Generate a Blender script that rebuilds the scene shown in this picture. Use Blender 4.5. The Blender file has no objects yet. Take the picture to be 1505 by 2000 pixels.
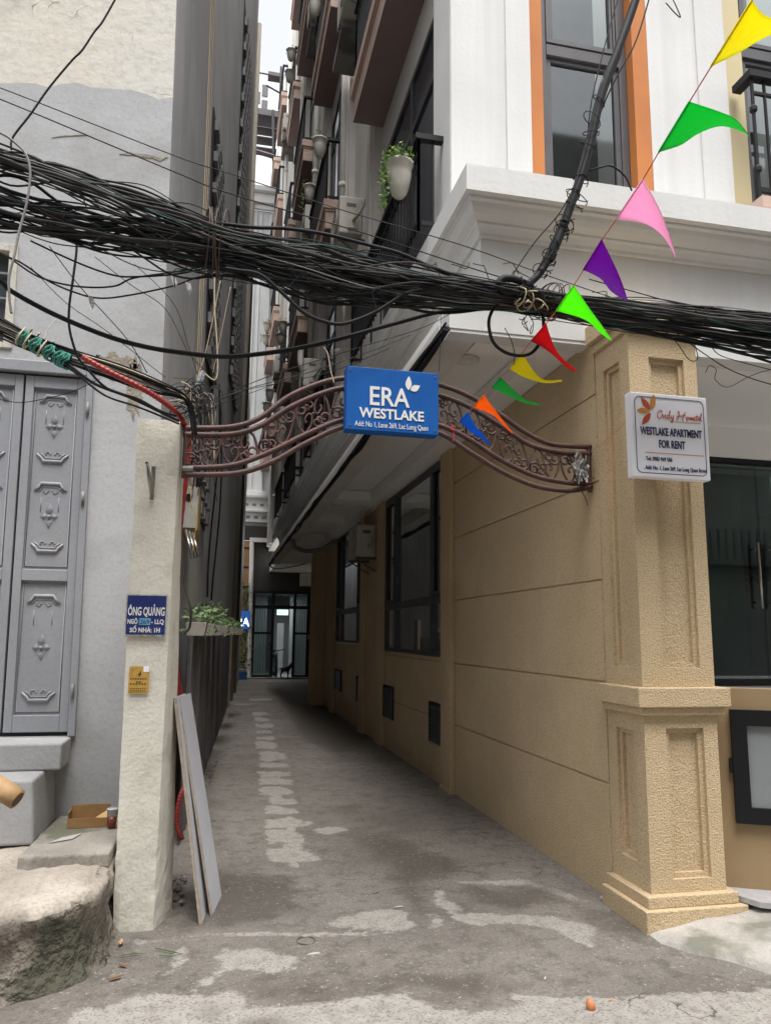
import bpy, math, random
import numpy as np
from mathutils import Vector, Matrix
random.seed(7); RNG = np.random.default_rng(7)
SC = bpy.context.scene
COL = SC.collection
# ------------------------------------------------------------------ camera
F_PX, CX, CY, EYE = 1475.0, 752.5, 1000.0, 1.55
YAW, PITCH, ROLL = math.radians(12.3), math.radians(9.3), math.radians(0.65)
FW = Vector((math.sin(YAW)*math.cos(PITCH), math.cos(YAW)*math.cos(PITCH), math.sin(PITCH)))
R0 = Vector((math.cos(YAW), -math.sin(YAW), 0)); U0 = R0.cross(FW)
RV = R0*math.cos(ROLL) + U0*math.sin(ROLL); UV = -R0*math.sin(ROLL) + U0*math.cos(ROLL)
CAMP = Vector((0, 0, EYE))
cd = bpy.data.cameras.new('camera'); cam = bpy.data.objects.new('camera', cd); COL.objects.link(cam)
cd.sensor_fit = 'HORIZONTAL'; cd.sensor_width = 36; cd.lens = F_PX/1505*36
cd.clip_start = 0.05; cd.clip_end = 500
cam.matrix_world = Matrix(((RV.x, UV.x, -FW.x, CAMP.x), (RV.y, UV.y, -FW.y, CAMP.y), (RV.z, UV.z, -FW.z, CAMP.z), (0, 0, 0, 1)))
SC.camera = cam
# ------------------------------------------------------------------ sky, sun, exposure (overcast)
SUN_EL, SUN_ROT = 70, 180
w = bpy.data.worlds.new('World'); SC.world = w; w.use_nodes = True
nt = w.node_tree; bg = nt.nodes['Background']
sky = nt.nodes.new('ShaderNodeTexSky'); sky.sky_type = 'NISHITA'; sky.sun_disc = False
sky.sun_elevation = math.radians(SUN_EL); sky.sun_rotation = math.radians(SUN_ROT)
sky.air_density = 1.0; sky.dust_density = 3.0
hs = nt.nodes.new('ShaderNodeHueSaturation'); hs.inputs['Saturation'].default_value = 0.12   # overcast: grey-white sky
nt.links.new(sky.outputs[0], hs.inputs['Color']); nt.links.new(hs.outputs[0], bg.inputs['Color'])
bg.inputs['Strength'].default_value = 0.15
sl = bpy.data.lights.new('sun', 'SUN'); sl.energy = 1.5; sl.angle = math.radians(28); sl.color = (1, .97, .93)
sun = bpy.data.objects.new('sun', sl); COL.objects.link(sun); sun.location = (0, 0, 40)
_sd = Vector((math.sin(math.radians(SUN_ROT))*math.cos(math.radians(SUN_EL)), math.cos(math.radians(SUN_ROT))*math.cos(math.radians(SUN_EL)), math.sin(math.radians(SUN_EL))))
sun.rotation_euler = _sd.to_track_quat('Z', 'Y').to_euler()
SC.view_settings.view_transform = 'Standard'; SC.view_settings.look = 'None'
SC.view_settings.exposure = 1.25; SC.view_settings.gamma = 1; SC.view_settings.use_curve_mapping = False
SC.cycles.max_bounces = 8; SC.cycles.diffuse_bounces = 5; SC.cycles.transparent_max_bounces = 12

# ------------------------------------------------------------------ helpers
def W(px, py, X=None, Y=None, Z=None):
    """world point of a measured photo pixel on a known plane"""
    d = FW + RV*((px-CX)/F_PX) - UV*((py-CY)/F_PX)
    t = (X-CAMP.x)/d.x if X is not None else (Y-CAMP.y)/d.y if Y is not None else (Z-CAMP.z)/d.z
    return CAMP + d*t
def col(r, g, b): return (r, g, b, 1)
MATS = {}
def M(name, c1, c2=None, sc=2.0, det=5, rough=.75, bump=0.0, bsc=60, bd=.01, streak=0.0, streak_col=None, metal=0.0,
      speck=0.0, speck_sc=200, speck_col=None, blotch=None, blotch_sc=1.2, blotch_lo=.55, blotch_hi=.62, coat=0, spec=None, rvar=0, crack=None, bump2=0, bsc2=6):
    if name in MATS: return MATS[name]
    m = bpy.data.materials.new(name); m.use_nodes = True; n = m.node_tree.nodes; l = m.node_tree.links
    b = n['Principled BSDF']; b.inputs['Roughness'].default_value = rough; b.inputs['Metallic'].default_value = metal
    if spec is not None: b.inputs['Specular IOR Level'].default_value = spec
    if coat: b.inputs['Coat Weight'].default_value = coat
    g = n.new('ShaderNodeNewGeometry'); pos = g.outputs['Position']
    def noise(scale, detail=5, vec=None, ntype='NOISE'):
        t = n.new('ShaderNodeTexNoise'); t.inputs['Scale'].default_value = scale; t.inputs['Detail'].default_value = detail
        l.new(vec if vec else pos, t.inputs['Vector']); return t.outputs['Fac']
    def ramp(fac, lo, hi):
        r = n.new('ShaderNodeMapRange'); r.inputs['From Min'].default_value = lo; r.inputs['From Max'].default_value = hi
        l.new(fac, r.inputs['Value']); return r.outputs['Result']
    def mix(fac, a, bb, f=None):
        x = n.new('ShaderNodeMix'); x.data_type = 'RGBA'
        if fac is not None: l.new(fac, x.inputs['Factor'])
        else: x.inputs['Factor'].default_value = f
        for s, v in (('A', a), ('B', bb)):
            if isinstance(v, tuple): x.inputs[6 if s == 'A' else 7].default_value = (*v[:3], 1)
            else: l.new(v, x.inputs[6 if s == 'A' else 7])
        return x.outputs[2]
    def mul(a, k):
        x = n.new('ShaderNodeMath'); x.operation = 'MULTIPLY'; l.new(a, x.inputs[0]); x.inputs[1].default_value = k; return x.outputs[0]
    cur = tuple(c1)
    if c2: cur = mix(ramp(noise(sc, det), .36, .64), tuple(c1), tuple(c2))
    if blotch: cur = mix(mul(ramp(noise(blotch_sc, 8), blotch_lo, blotch_hi), .9), cur, tuple(blotch))
    if speck:
        cur = mix(mul(ramp(noise(speck_sc, 2), .52, .60), speck), cur, tuple(speck_col or (c1[0]*.4, c1[1]*.4, c1[2]*.4)))
    if streak:
        mp = n.new('ShaderNodeMapping'); mp.inputs['Scale'].default_value = (14, 14, .35); l.new(pos, mp.inputs['Vector'])
        cur = mix(mul(ramp(noise(1, 5, mp.outputs[0]), .42, .68), streak), cur, tuple(streak_col or (c1[0]*.35, c1[1]*.35, c1[2]*.35)))
    if crack:
        v = n.new('ShaderNodeTexVoronoi'); v.feature = 'DISTANCE_TO_EDGE'; v.inputs['Scale'].default_value = crack[1]
        nn = n.new('ShaderNodeTexNoise'); nn.inputs['Scale'].default_value = 3; l.new(pos, nn.inputs['Vector'])
        ad = n.new('ShaderNodeVectorMath'); ad.operation = 'ADD'; l.new(pos, ad.inputs[0]); l.new(nn.outputs['Color'], ad.inputs[1])
        l.new(ad.outputs[0], v.inputs['Vector'])
        lt = n.new('ShaderNodeMath'); lt.operation = 'LESS_THAN'; lt.inputs[1].default_value = crack[2]; l.new(v.outputs['Distance'], lt.inputs[0])
        gate = n.new('ShaderNodeMath'); gate.operation = 'MULTIPLY'; l.new(lt.outputs[0], gate.inputs[0]); l.new(ramp(noise(1.1, 3), .5, .6), gate.inputs[1])
        cur = mix(mul(gate.outputs[0], .7), cur, tuple(crack[0]))
    if isinstance(cur, tuple): b.inputs['Base Color'].default_value = (*cur[:3], 1)
    else: l.new(cur, b.inputs['Base Color'])
    if rvar:
        r = n.new('ShaderNodeMapRange'); r.inputs['To Min'].default_value = rough-rvar; r.inputs['To Max'].default_value = rough+rvar
        l.new(noise(5, 5), r.inputs['Value']); l.new(r.outputs[0], b.inputs['Roughness'])
    if bump:
        bp = n.new('ShaderNodeBump'); bp.inputs['Strength'].default_value = bump; bp.inputs['Distance'].default_value = bd
        l.new(noise(bsc, 3), bp.inputs['Height'])
        if bump2:
            bp2 = n.new('ShaderNodeBump'); bp2.inputs['Strength'].default_value = bump2; bp2.inputs['Distance'].default_value = .03
            l.new(noise(bsc2, 6), bp2.inputs['Height']); l.new(bp2.outputs[0], bp.inputs['Normal'])
        l.new(bp.outputs[0], b.inputs['Normal'])
    MATS[name] = m; return m
def MG(name, tint=(.6, .7, .7), refl=.12, dark=.5, rough=.02):
    """window glass: sees through (tinted) and mirrors the street"""
    if name in MATS: return MATS[name]
    m = bpy.data.materials.new(name); m.use_nodes = True; n = m.node_tree.nodes; l = m.node_tree.links
    n.remove(n['Principled BSDF']); out = n['Material Output']
    tr = n.new('ShaderNodeBsdfTransparent'); tr.inputs[0].default_value = (tint[0]*dark, tint[1]*dark, tint[2]*dark, 1)
    gl = n.new('ShaderNodeBsdfGlossy'); gl.inputs['Roughness'].default_value = rough; gl.inputs['Color'].default_value = (.85, .9, .92, 1)
    fr = n.new('ShaderNodeFresnel'); fr.inputs['IOR'].default_value = 1.5
    ad = n.new('ShaderNodeMath'); ad.operation = 'ADD'; ad.inputs[1].default_value = refl; ad.use_clamp = True; l.new(fr.outputs[0], ad.inputs[0])
    mx = n.new('ShaderNodeMixShader'); l.new(ad.outputs[0], mx.inputs[0]); l.new(tr.outputs[0], mx.inputs[1]); l.new(gl.outputs[0], mx.inputs[2])
    l.new(mx.outputs[0], out.inputs['Surface']); MATS[name] = m; return m
def ME(name, c, s):
    m = bpy.data.materials.new(name); m.use_nodes = True; b = m.node_tree.nodes['Principled BSDF']
    b.inputs['Base Color'].default_value = (*c, 1); b.inputs['Emission Color'].default_value = (*c, 1); b.inputs['Emission Strength'].default_value = s
    return m

def tag(o, label=None, cat=None, group=None, kind=None):
    if label: o['label'] = label
    if cat: o['category'] = cat
    if group: o['group'] = group
    if kind: o['kind'] = kind
    return o
def thing(name, label, cat, loc=(0, 0, 0), group=None, rz=0):
    o = bpy.data.objects.new(name, None); COL.objects.link(o); o.location = loc; o.rotation_euler = (0, 0, rz)
    o.empty_display_size = .1
    return tag(o, label, cat, group)
def wloc(o):
    v = Vector((0, 0, 0))
    while o is not None: v += Vector(o.location); o = o.parent
    return v
class MB:
    def __init__(s): s.v = []; s.f = []
    def add(s, vs, fs):
        k = len(s.v); s.v += [tuple(v) for v in vs]; s.f += [tuple(i+k for i in f) for f in fs]; return s
    def box(s, x0, x1, y0, y1, z0, z1):
        x0, x1 = min(x0, x1), max(x0, x1); y0, y1 = min(y0, y1), max(y0, y1); z0, z1 = min(z0, z1), max(z0, z1)
        return s.add([(x0, y0, z0), (x1, y0, z0), (x1, y1, z0), (x0, y1, z0), (x0, y0, z1), (x1, y0, z1), (x1, y1, z1), (x0, y1, z1)],
                     [(3, 2, 1, 0), (4, 5, 6, 7), (0, 1, 5, 4), (1, 2, 6, 5), (2, 3, 7, 6), (3, 0, 4, 7)])
    def obox(s, o, ux, uy, uz, a0, a1, b0, b1, c0, c1):
        """box in a frame: origin o, axes ux, uy, uz"""
        o, ux, uy, uz = Vector(o), Vector(ux), Vector(uy), Vector(uz)
        pts = [o+ux*a+uy*b+uz*c for c in (c0, c1) for a, b in ((a0, b0), (a1, b0), (a1, b1), (a0, b1))]
        return s.add(pts, [(3, 2, 1, 0), (4, 5, 6, 7), (0, 1, 5, 4), (1, 2, 6, 5), (2, 3, 7, 6), (3, 0, 4, 7)])
    def prism(s, base, d):
        """closed polygon 'base' (3-D points) extruded by vector d"""
        n = len(base); d = Vector(d); a = [Vector(p) for p in base]
        return s.add(a+[p+d for p in a], [tuple(range(n-1, -1, -1)), tuple(range(n, 2*n))]+[(i, (i+1) % n, n+(i+1) % n, n+i) for i in range(n)])
    def tube(s, pts, r, n=6, closed=False):
        P = [Vector(p) for p in pts]; m = len(P)
        if m < 2: return s
        rs = r if hasattr(r, '__len__') else [r]*m
        T = []
        for i in range(m):
            a = P[i-1] if (i > 0 or closed) else P[0]; b = P[(i+1) % m] if (i < m-1 or closed) else P[-1]
            t = b-a; T.append(t.normalized() if t.length > 1e-9 else (T[-1] if T else Vector((1, 0, 0))))
        up = Vector((0, 0, 1)) if abs(T[0].z) < .9 else Vector((1, 0, 0))
        u = T[0].cross(up).normalized(); vs = []
        for i in range(m):
            u = (u - T[i]*u.dot(T[i]))
            u = u.normalized() if u.length > 1e-6 else T[i].orthogonal().normalized()
            v = T[i].cross(u)
            for k in range(n):
                a = 2*math.pi*k/n; vs.append(P[i]+(u*math.cos(a)+v*math.sin(a))*rs[i])
        fs = []
        for i in range(m-1 if not closed else m):
            j = (i+1) % m
            for k in range(n): fs.append((i*n+k, i*n+(k+1) % n, j*n+(k+1) % n, j*n+k))
        if not closed: fs += [tuple(range(n-1, -1, -1)), tuple((m-1)*n+k for k in range(n))]
        return s.add(vs, fs)
    def cyl(s, a, b, r, n=12, r2=None): return s.tube([a, b], [r, r if r2 is None else r2], n)
    def lathe(s, c, prof, n=20, sx=1, sy=1):
        c = Vector(c); vs = [(c.x+r*math.cos(2*math.pi*k/n)*sx, c.y+r*math.sin(2*math.pi*k/n)*sy, c.z+z) for r, z in prof for k in range(n)]
        fs = [(i*n+k, i*n+(k+1) % n, (i+1)*n+(k+1) % n, (i+1)*n+k) for i in range(len(prof)-1) for k in range(n)]
        if prof[0][0] > 1e-4: fs.append(tuple(range(n-1, -1, -1)))
        if prof[-1][0] > 1e-4: fs.append(tuple((len(prof)-1)*n+k for k in range(n)))
        return s.add(vs, fs)
    def build(s, name, mat, parent=None, smooth=False, bevel=0, label=None, kind=None, seg=2):
        me = bpy.data.meshes.new(name); off = wloc(parent) if parent is not None else Vector((0, 0, 0))
        me.from_pydata([(v[0]-off.x, v[1]-off.y, v[2]-off.z) for v in s.v], [], s.f); me.update()
        me.materials.append(mat)
        if smooth: me.polygons.foreach_set('use_smooth', [True]*len(me.polygons))
        o = bpy.data.objects.new(name, me); COL.objects.link(o)
        if parent is not None: o.parent = parent
        if bevel:
            md = o.modifiers.new('bevel', 'BEVEL'); md.width = bevel; md.segments = seg; md.limit_method = 'ANGLE'; md.angle_limit = math.radians(40)
        if label: o['label'] = label
        if kind: o['kind'] = kind
        return o
def copy_tree(o, loc=None, label=None, parent=None):
    c = o.copy(); COL.objects.link(c)
    if parent is not None: c.parent = parent
    if loc is not None: c.location = loc
    if label: c['label'] = label
    for ch in list(o.children): copy_tree(ch, parent=c)
    return c
def smooth_path(pts, n=8, closed=False):
    P = [Vector(p) for p in pts]; m = len(P); out = []
    if m < 3: return P
    rng = range(m if closed else m-1)
    for i in rng:
        if closed: p0, p1, p2, p3 = P[i-1], P[i], P[(i+1) % m], P[(i+2) % m]
        else: p0, p1, p2, p3 = P[max(i-1, 0)], P[i], P[i+1], P[min(i+2, m-1)]
        for k in range(n):
            t = k/n; out.append(.5*((2*p1)+(-p0+p2)*t+(2*p0-5*p1+4*p2-p3)*t*t+(-p0+3*p1-3*p2+p3)*t**3))
    if not closed: out.append(P[-1])
    return out
def px_path(pts, Y, n=8): return smooth_path([W(p[0], p[1], Y=(p[2] if len(p) > 2 else Y)) for p in pts], n)
def text(body, size, mat, parent, O, ux=(1, 0, 0), uz=(0, 0, 1), nrm=(0, -1, 0), align='CENTER', sx=1.0, ext=.0015, name='lettering', shear=0, bold=0, width=None, spacing=1.0):
    cu = bpy.data.curves.new('tmp', 'FONT'); cu.body = body; cu.size = size; cu.align_x = align; cu.extrude = ext; cu.shear = shear; cu.offset = bold
    cu.space_character = spacing; cu.resolution_u = 3
    t = bpy.data.objects.new('tmp', cu); COL.objects.link(t)
    bpy.context.view_layer.update(); dg = bpy.context.evaluated_depsgraph_get()
    me = bpy.data.meshes.new_from_object(t.evaluated_get(dg)); bpy.data.objects.remove(t); bpy.data.curves.remove(cu)
    O, ux, uz, nrm = Vector(O), Vector(ux), Vector(uz), Vector(nrm)
    xs = [v.co.x for v in me.vertices]
    if width and xs: sx = width/max(1e-6, max(xs)-min(xs))
    off = wloc(parent) if parent is not None else Vector((0, 0, 0))
    for v in me.vertices: v.co = O + ux*(v.co.x*sx) + uz*v.co.y + nrm*(v.co.z+ext) - off
    me.name = name; me.materials.clear(); me.materials.append(mat); me.update()
    o = bpy.data.objects.new(name, me); COL.objects.link(o)
    if parent is not None: o.parent = parent
    return o
# ------------------------------------------------------------------ materials
m_white = M('white_paint', (.71, .71, .70), (.65, .65, .64), 1.2, rough=.7, bump=.2, bsc=30, streak=.09, streak_col=(.42, .41, .38))
m_white_alley = M('ivory_paint', (.68, .66, .62), (.58, .56, .52), 1.0, rough=.7, bump=.1, bsc=40, streak=.12)
m_soffit = M('soffit_paint', (.84, .83, .81), (.78, .77, .75), .8, rough=.8)
m_tan = M('tan_stucco', (.61, .475, .30), (.55, .42, .255), 1.5, rough=.92, bump=1.0, bsc=100, bd=.010, speck=.6, speck_sc=85, speck_col=(.40, .30, .18), bump2=.2, bsc2=7, streak=.07, streak_col=(.40, .31, .2), blotch=(.49, .37, .235), blotch_sc=1.1, blotch_lo=.53, blotch_hi=.72)
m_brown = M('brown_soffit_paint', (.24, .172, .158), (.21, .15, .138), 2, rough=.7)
m_pink = M('pink_beige_paint', (.56, .41, .34), (.50, .36, .295), 2, rough=.7, streak=.15)
m_orange = M('orange_paint', (.56, .20, .05), (.50, .17, .045), 2, rough=.75, bump=.1, bsc=80)
m_yellow = M('pale_yellow_paint', (.62, .53, .32), None, rough=.75)
m_frame = M('dark_frame', (.035, .035, .042), (.05, .05, .058), 6, rough=.4)
m_gframe = M('grey_window_frame', (.075, .073, .08), (.095, .092, .1), 5, rough=.45)
m_black = M('black_metal', (.010, .010, .012), None, rough=.5, spec=.25)
m_glass = MG('alley_glass', refl=.16, dark=.75)
m_glass_up = MG('upper_glass', tint=(.55, .62, .62), refl=.07, dark=.9, rough=.04)
m_glass_door = MG('door_glass', tint=(.6, .7, .65), refl=.03, dark=.8, rough=.02)
m_conc = M('grey_concrete', (.20, .195, .18), (.13, .128, .12), 3, rough=.9, bump=.5, bsc=30, blotch=(.08, .08, .075))
m_ac = M('ac_plastic', (.52, .50, .44), (.42, .40, .35), 3, rough=.5, streak=.15)
m_acd = M('ac_grille', (.10, .10, .095), None, rough=.6)
m_pot = M('pot_plastic', (.50, .48, .42), (.40, .38, .33), 9, rough=.6, speck=.2)
m_leaf = M('leaf_green', (.10, .20, .03), (.17, .27, .05), 12, rough=.55)
m_leafd = M('leaf_dark', (.045, .10, .025), (.09, .15, .04), 12, rough=.55)
m_plaster = M('grey_plaster', (.43, .435, .445), (.385, .39, .40), 1.3, rough=.88, bump=.45, bsc=30, bd=.005, bump2=.15, bsc2=5, blotch=(.33, .33, .33), blotch_sc=1.5, blotch_lo=.56, blotch_hi=.7, speck=.12, speck_sc=40)
m_cream = M('cream_plaster', (.60, .55, .46), (.60, .58, .53), .8, rough=.88, bump=.6, bsc=18, bd=.008, bump2=.3, bsc2=4, blotch=(.46, .44, .40), blotch_sc=2.2, blotch_lo=.54, blotch_hi=.68, crack=((.22, .19, .16), 1.6, .006), speck=.14, speck_sc=26)
m_dark = M('dark_weathered_render', (.42, .415, .42), (.35, .345, .35), 1.4, rough=.9, bump=.35, bsc=18, streak=.28, streak_col=(.22, .215, .215), blotch=(.50, .49, .48), blotch_sc=.9, blotch_lo=.55, blotch_hi=.75)
m_post = M('cream_post_paint', (.67, .65, .57), (.62, .60, .52), 4, rough=.85, bump=.6, bsc=55, bd=.005, bump2=.15, bsc2=14, blotch=(.50, .475, .39), blotch_sc=4, blotch_lo=.57, blotch_hi=.68, speck=.1, speck_sc=60)
m_door = M('grey_door_paint', (.295, .305, .33), (.26, .27, .295), 2, rough=.5, bump=.08, bsc=60, streak=.22, streak_col=(.22, .22, .22), blotch=(.27, .27, .28), blotch_sc=5, blotch_lo=.55, blotch_hi=.7, speck=.1, speck_sc=35)
m_rock = M('old_concrete_block', (.30, .26, .21), (.20, .175, .145), 3.5, det=9, rough=.95, bump=1.0, bsc=22, bd=.05, bump2=1.0, bsc2=6, blotch=(.06, .062, .04), blotch_sc=2.6, blotch_lo=.50, blotch_hi=.60, speck=.35, speck_sc=45)
m_slab = M('old_slab', (.34, .31, .27), (.24, .22, .19), 4, det=8, rough=.95, bump=.7, bsc=30, bd=.01, speck=.3, speck_sc=70, blotch=(.12, .12, .08), blotch_sc=3)
m_step = M('painted_steps', (.40, .405, .41), (.32, .32, .32), 2.2, rough=.85, bump=.5, bsc=35, bd=.006, speck=.15, speck_sc=60, blotch=(.22, .215, .2), blotch_sc=2.4, blotch_lo=.56, blotch_hi=.7)
m_iron = M('rusty_iron', (.095, .042, .036), (.055, .03, .027), 9, rough=.6, bump=.3, bsc=60, speck=.2, speck_sc=90, speck_col=(.13, .07, .05))
m_cable = M('black_cable', (.009, .009, .011), (.018, .018, .02), 3, rough=.6, spec=.2)
m_cable2 = M('faded_cable', (.065, .062, .058), (.022, .022, .023), 5, rough=.75, spec=.2)
m_cableg = M('grey_cable', (.26, .25, .24), (.15, .15, .15), 5, rough=.5)
m_cablet = M('teal_cable', (.02, .14, .12), (.015, .07, .07), 4, rough=.5)
m_cableb = M('cream_cable', (.44, .36, .24), None, rough=.5)
m_steel = M('steel', (.42, .40, .37), (.30, .28, .25), 9, rough=.3, metal=.9)
m_blue = M('sign_blue', (.004, .085, .34), (.006, .10, .38), 3, rough=.5, spec=.25, speck=.03, streak=.08)
m_navy = M('plate_navy', (.012, .025, .13), (.018, .035, .16), 8, rough=.4)
m_signw = M('sign_white', (.88, .89, .95), (.86, .87, .93), 2, rough=.35)
m_lettw = M('letter_white', (.72, .71, .68), None, rough=.5)
m_ink = M('ink_navy', (.018, .02, .09), None, rough=.5)
m_red = M('conduit_red', (.36, .03, .025), (.27, .025, .02), 6, rough=.45)
m_floor_in = M('interior_grey', (.50, .51, .51), (.42, .43, .43), .8, rough=.7)
m_floor_inw = M('interior_white', (.62, .63, .64), None, rough=.7)

# ------------------------------------------------------------------ ground sheet with worn cement
def ground():
    xs = np.concatenate([[-40, -20, -10, -6, -4], np.arange(-3, 4.5, .035), [5, 6, 8, 12, 20, 40]])
    ys = np.concatenate([[-40, -20, -8, -3, 0, 1.5], np.arange(2.2, 8, .035), np.arange(8, 29, .09), [31, 36, 44, 60, 90]])
    X, Y = np.meshgrid(xs, ys); nx, ny = len(xs), len(ys)
    px = X.ravel(); py = Y.ravel()
    def Z5(x, y): v = W(400+x/1.7706, 1300+y/1.7706, Z=0); return (v.x, v.y)
    def sd(poly):
        P = np.array(poly); d = np.full(px.shape, 1e9); ins = np.zeros(px.shape, bool)
        for i in range(len(P)):
            a, b = P[i-1], P[i]; e = b-a; wx, wy = px-a[0], py-a[1]
            t = np.clip((wx*e[0]+wy*e[1])/(e@e+1e-12), 0, 1)
            d = np.minimum(d, np.hypot(wx-e[0]*t, wy-e[1]*t))
            c = ((a[1] > py) != (b[1] > py)) & (px < (b[0]-a[0])*(py-a[1])/(b[1]-a[1]+1e-12)+a[0]); ins ^= c
        return np.where(ins, d, -d)
    light = [[(20, 1010), (60, 975), (200, 975), (330, 1010), (320, 1062), (200, 1066), (60, 1052)],
             [(-250, 955), (0, 922), (200, 918), (400, 923), (640, 928), (640, 940), (400, 945), (0, 942), (-250, 970)],
             [(390, 895), (480, 865), (600, 840), (700, 850), (740, 905), (650, 935), (560, 920), (450, 910)],
             [(760, 780), (830, 778), (900, 855), (1100, 855), (1250, 870), (1360, 900), (1350, 990), (1250, 940), (1150, 900), (950, 905), (850, 885), (790, 830)],
             [(760, 855), (830, 870), (845, 915), (770, 915)],
             [(800, 735), (930, 748), (1100, 738), (1300, 800), (1390, 835), (1260, 815), (1120, 765), (990, 765), (860, 755)],
             [(-500, 1190), (-200, 1120), (0, 1125), (125, 1110), (165, 1165), (400, 1168), (500, 1145), (700, 1128), (740, 1160), (840, 1195), (960, 1200), (1080, 1180), (1030, 1140), (1300, 1150), (1505, 1130), (2400, 1080), (2400, 1700), (-700, 1700)],
             [(350, 992), (400, 992), (405, 1008), (360, 1012)], [(645, 833), (690, 833), (690, 846), (650, 846)],
             [(-120, 990), (-60, 960), (-50, 1020), (-90, 1060), (-140, 1065)]]
    lad = [(652, 22, 210, 405), (597, 24, 205, 356), (545, 20, 195, 352), (500, 16, 197, 330), (470, 14, 215, 326), (434, 15, 183, 318), (402, 13, 178, 315), (373, 12, 185, 305),
           (345, 10, 180, 298), (316, 14, 184, 288), (278, 12, 172, 256), (252, 8, 175, 246), (230, 7, 174, 238), (208, 8, 172, 240), (186, 7, 168, 228), (166, 6, 160, 226), (118, 4, 150, 236), (134, 2, 95, 165)]
    rr = random.Random(4)
    for y, h, a, b in lad:
        w_ = b-a; j = lambda k: rr.uniform(-k, k)
        light.append([(a+j(.06)*w_, y-h+j(.3)*h), (a+.3*w_, y-h+j(.5)*h), (a+.62*w_, y-h+j(.4)*h), (b-.08*w_+j(.08)*w_, y-h*.6+j(.3)*h), (b+j(.04)*w_, y+h*.8), (a+.7*w_, y+h*(1+j(.35))), (a+.35*w_, y+h*(1+j(.45))), (a+.02*w_, y+h*.9)])
        if rr.random() < .35: c = a+w_*rr.uniform(.15, .5); light.append([(c, y), (c+w_*.3, y), (c+w_*.28, y+h*2.0), (c+.04*w_, y+h*2.0)])
    light += [[(370, 566), (430, 556), (490, 560), (500, 572), (430, 588), (380, 582)], [(330, 520), (385, 548), (330, 566)], [(600, 688), (640, 684), (625, 702)], [(-20, 1080), (60, 1010), (90, 1060), (40, 1100), (-60, 1130)]]
    L = np.full(px.shape, -9.0)
    for p in light: L = np.maximum(L, sd([Z5(*q) for q in p]))
    dark = [[(425, 490), (480, 478), (550, 480), (545, 500), (470, 508)], [(1250, 820), (1505, 870), (1700, 960), (1505, 950), (1370, 915), (1310, 880)],
            [(140, 1100), (600, 1078), (900, 1075), (1120, 1110), (1000, 1165), (820, 1180), (700, 1118), (500, 1135), (330, 1165), (180, 1165)],
            [(150, 1215), (250, 1215), (260, 1245), (110, 1245)], [(20, 1185), (80, 1190), (75, 1210), (20, 1212)],
            [(520, 590), (700, 610), (840, 670), (900, 725), (760, 760), (740, 860), (700, 800), (620, 700)], [(240, 60), (420, 80), (600, 230), (480, 300), (330, 260), (260, 130)], [(0, 700), (300, 720), (380, 860), (100, 900), (-60, 900), (-60, 760)], [(900, 760), (1180, 770), (1240, 820), (1050, 850), (860, 810)]]
    D = np.full(px.shape, -9.0)
    for p in dark: D = np.maximum(D, sd([Z5(*q) for q in p]))
    me = bpy.data.meshes.new('road'); Zh = np.zeros(px.shape)
    inn = (px > -3.2) & (px < 4.6) & (py > 2.2) & (py < 28)
    Zh += np.where(inn, .012*np.sin(px*2.1+py*.7)*np.sin(py*1.3+.4), 0)*np.where(py > 6, .3, 1)
    me.from_pydata(np.stack([px, py, Zh], 1).tolist(), [], [(j*nx+i, j*nx+i+1, (j+1)*nx+i+1, (j+1)*nx+i) for j in range(ny-1) for i in range(nx-1)])
    a = me.color_attributes.new('wear', 'FLOAT_COLOR', 'POINT')
    buf = np.ones((len(px), 4), np.float32); buf[:, 0] = np.clip(.5+L*2, 0, 1); buf[:, 1] = np.clip(.5+D*1.2, 0, 1); buf[:, 2] = 0
    a.data.foreach_set('color', buf.ravel())
    m = bpy.data.materials.new('worn_ground'); m.use_nodes = True; n = m.node_tree.nodes; l = m.node_tree.links; b = n['Principled BSDF']
    at = n.new('ShaderNodeAttribute'); at.attribute_name = 'wear'; sp = n.new('ShaderNodeSeparateColor'); l.new(at.outputs['Color'], sp.inputs[0])
    g = n.new('ShaderNodeNewGeometry').outputs['Position']
    def noise(s, d=6, r=.6):
        t = n.new('ShaderNodeTexNoise'); t.inputs['Scale'].default_value = s; t.inputs['Detail'].default_value = d; t.inputs['Roughness'].default_value = r; l.new(g, t.inputs['Vector']); return t.outputs['Fac']
    def mr(f, a0, a1, b0=0, b1=1):
        r = n.new('ShaderNodeMapRange'); l.new(f, r.inputs['Value'])
        for i, v in enumerate((a0, a1, b0, b1)): r.inputs[1+i].default_value = v
        return r.outputs[0]
    def mth(op, a0, b0):
        x = n.new('ShaderNodeMath'); x.operation = op
        for i, v in enumerate((a0, b0)):
            if isinstance(v, (int, float)): x.inputs[i].default_value = v
            else: l.new(v, x.inputs[i])
        return x.outputs[0]
    def mix(f, c0, c1):
        x = n.new('ShaderNodeMix'); x.data_type = 'RGBA'; l.new(f, x.inputs['Factor'])
        for i, v in ((6, c0), (7, c1)):
            if isinstance(v, tuple): x.inputs[i].default_value = (*v, 1)
            else: l.new(v, x.inputs[i])
        return x.outputs[2]
    base = mix(mr(noise(1.1, 8), .38, .62), (.14, .123, .106), (.225, .202, .178))
    base = mix(mth('MULTIPLY', mr(noise(.6, 5), .42, .62), .7), base, (.25, .23, .205))
    base = mix(mth('MULTIPLY', mr(noise(7, 9, .7), .50, .60), .5), base, (.085, .073, .062))
    lf = mth('ADD', sp.outputs[0], mr(noise(7, 10, .7), 0, 1, -.24, .24)); lm = mr(lf, .52, .57)
    lm = mth('MULTIPLY', lm, mr(noise(14, 7), .32, .55, .5, 1))
    base = mix(lm, base, mix(noise(9, 8), (.33, .305, .275), (.42, .395, .36)))
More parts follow.
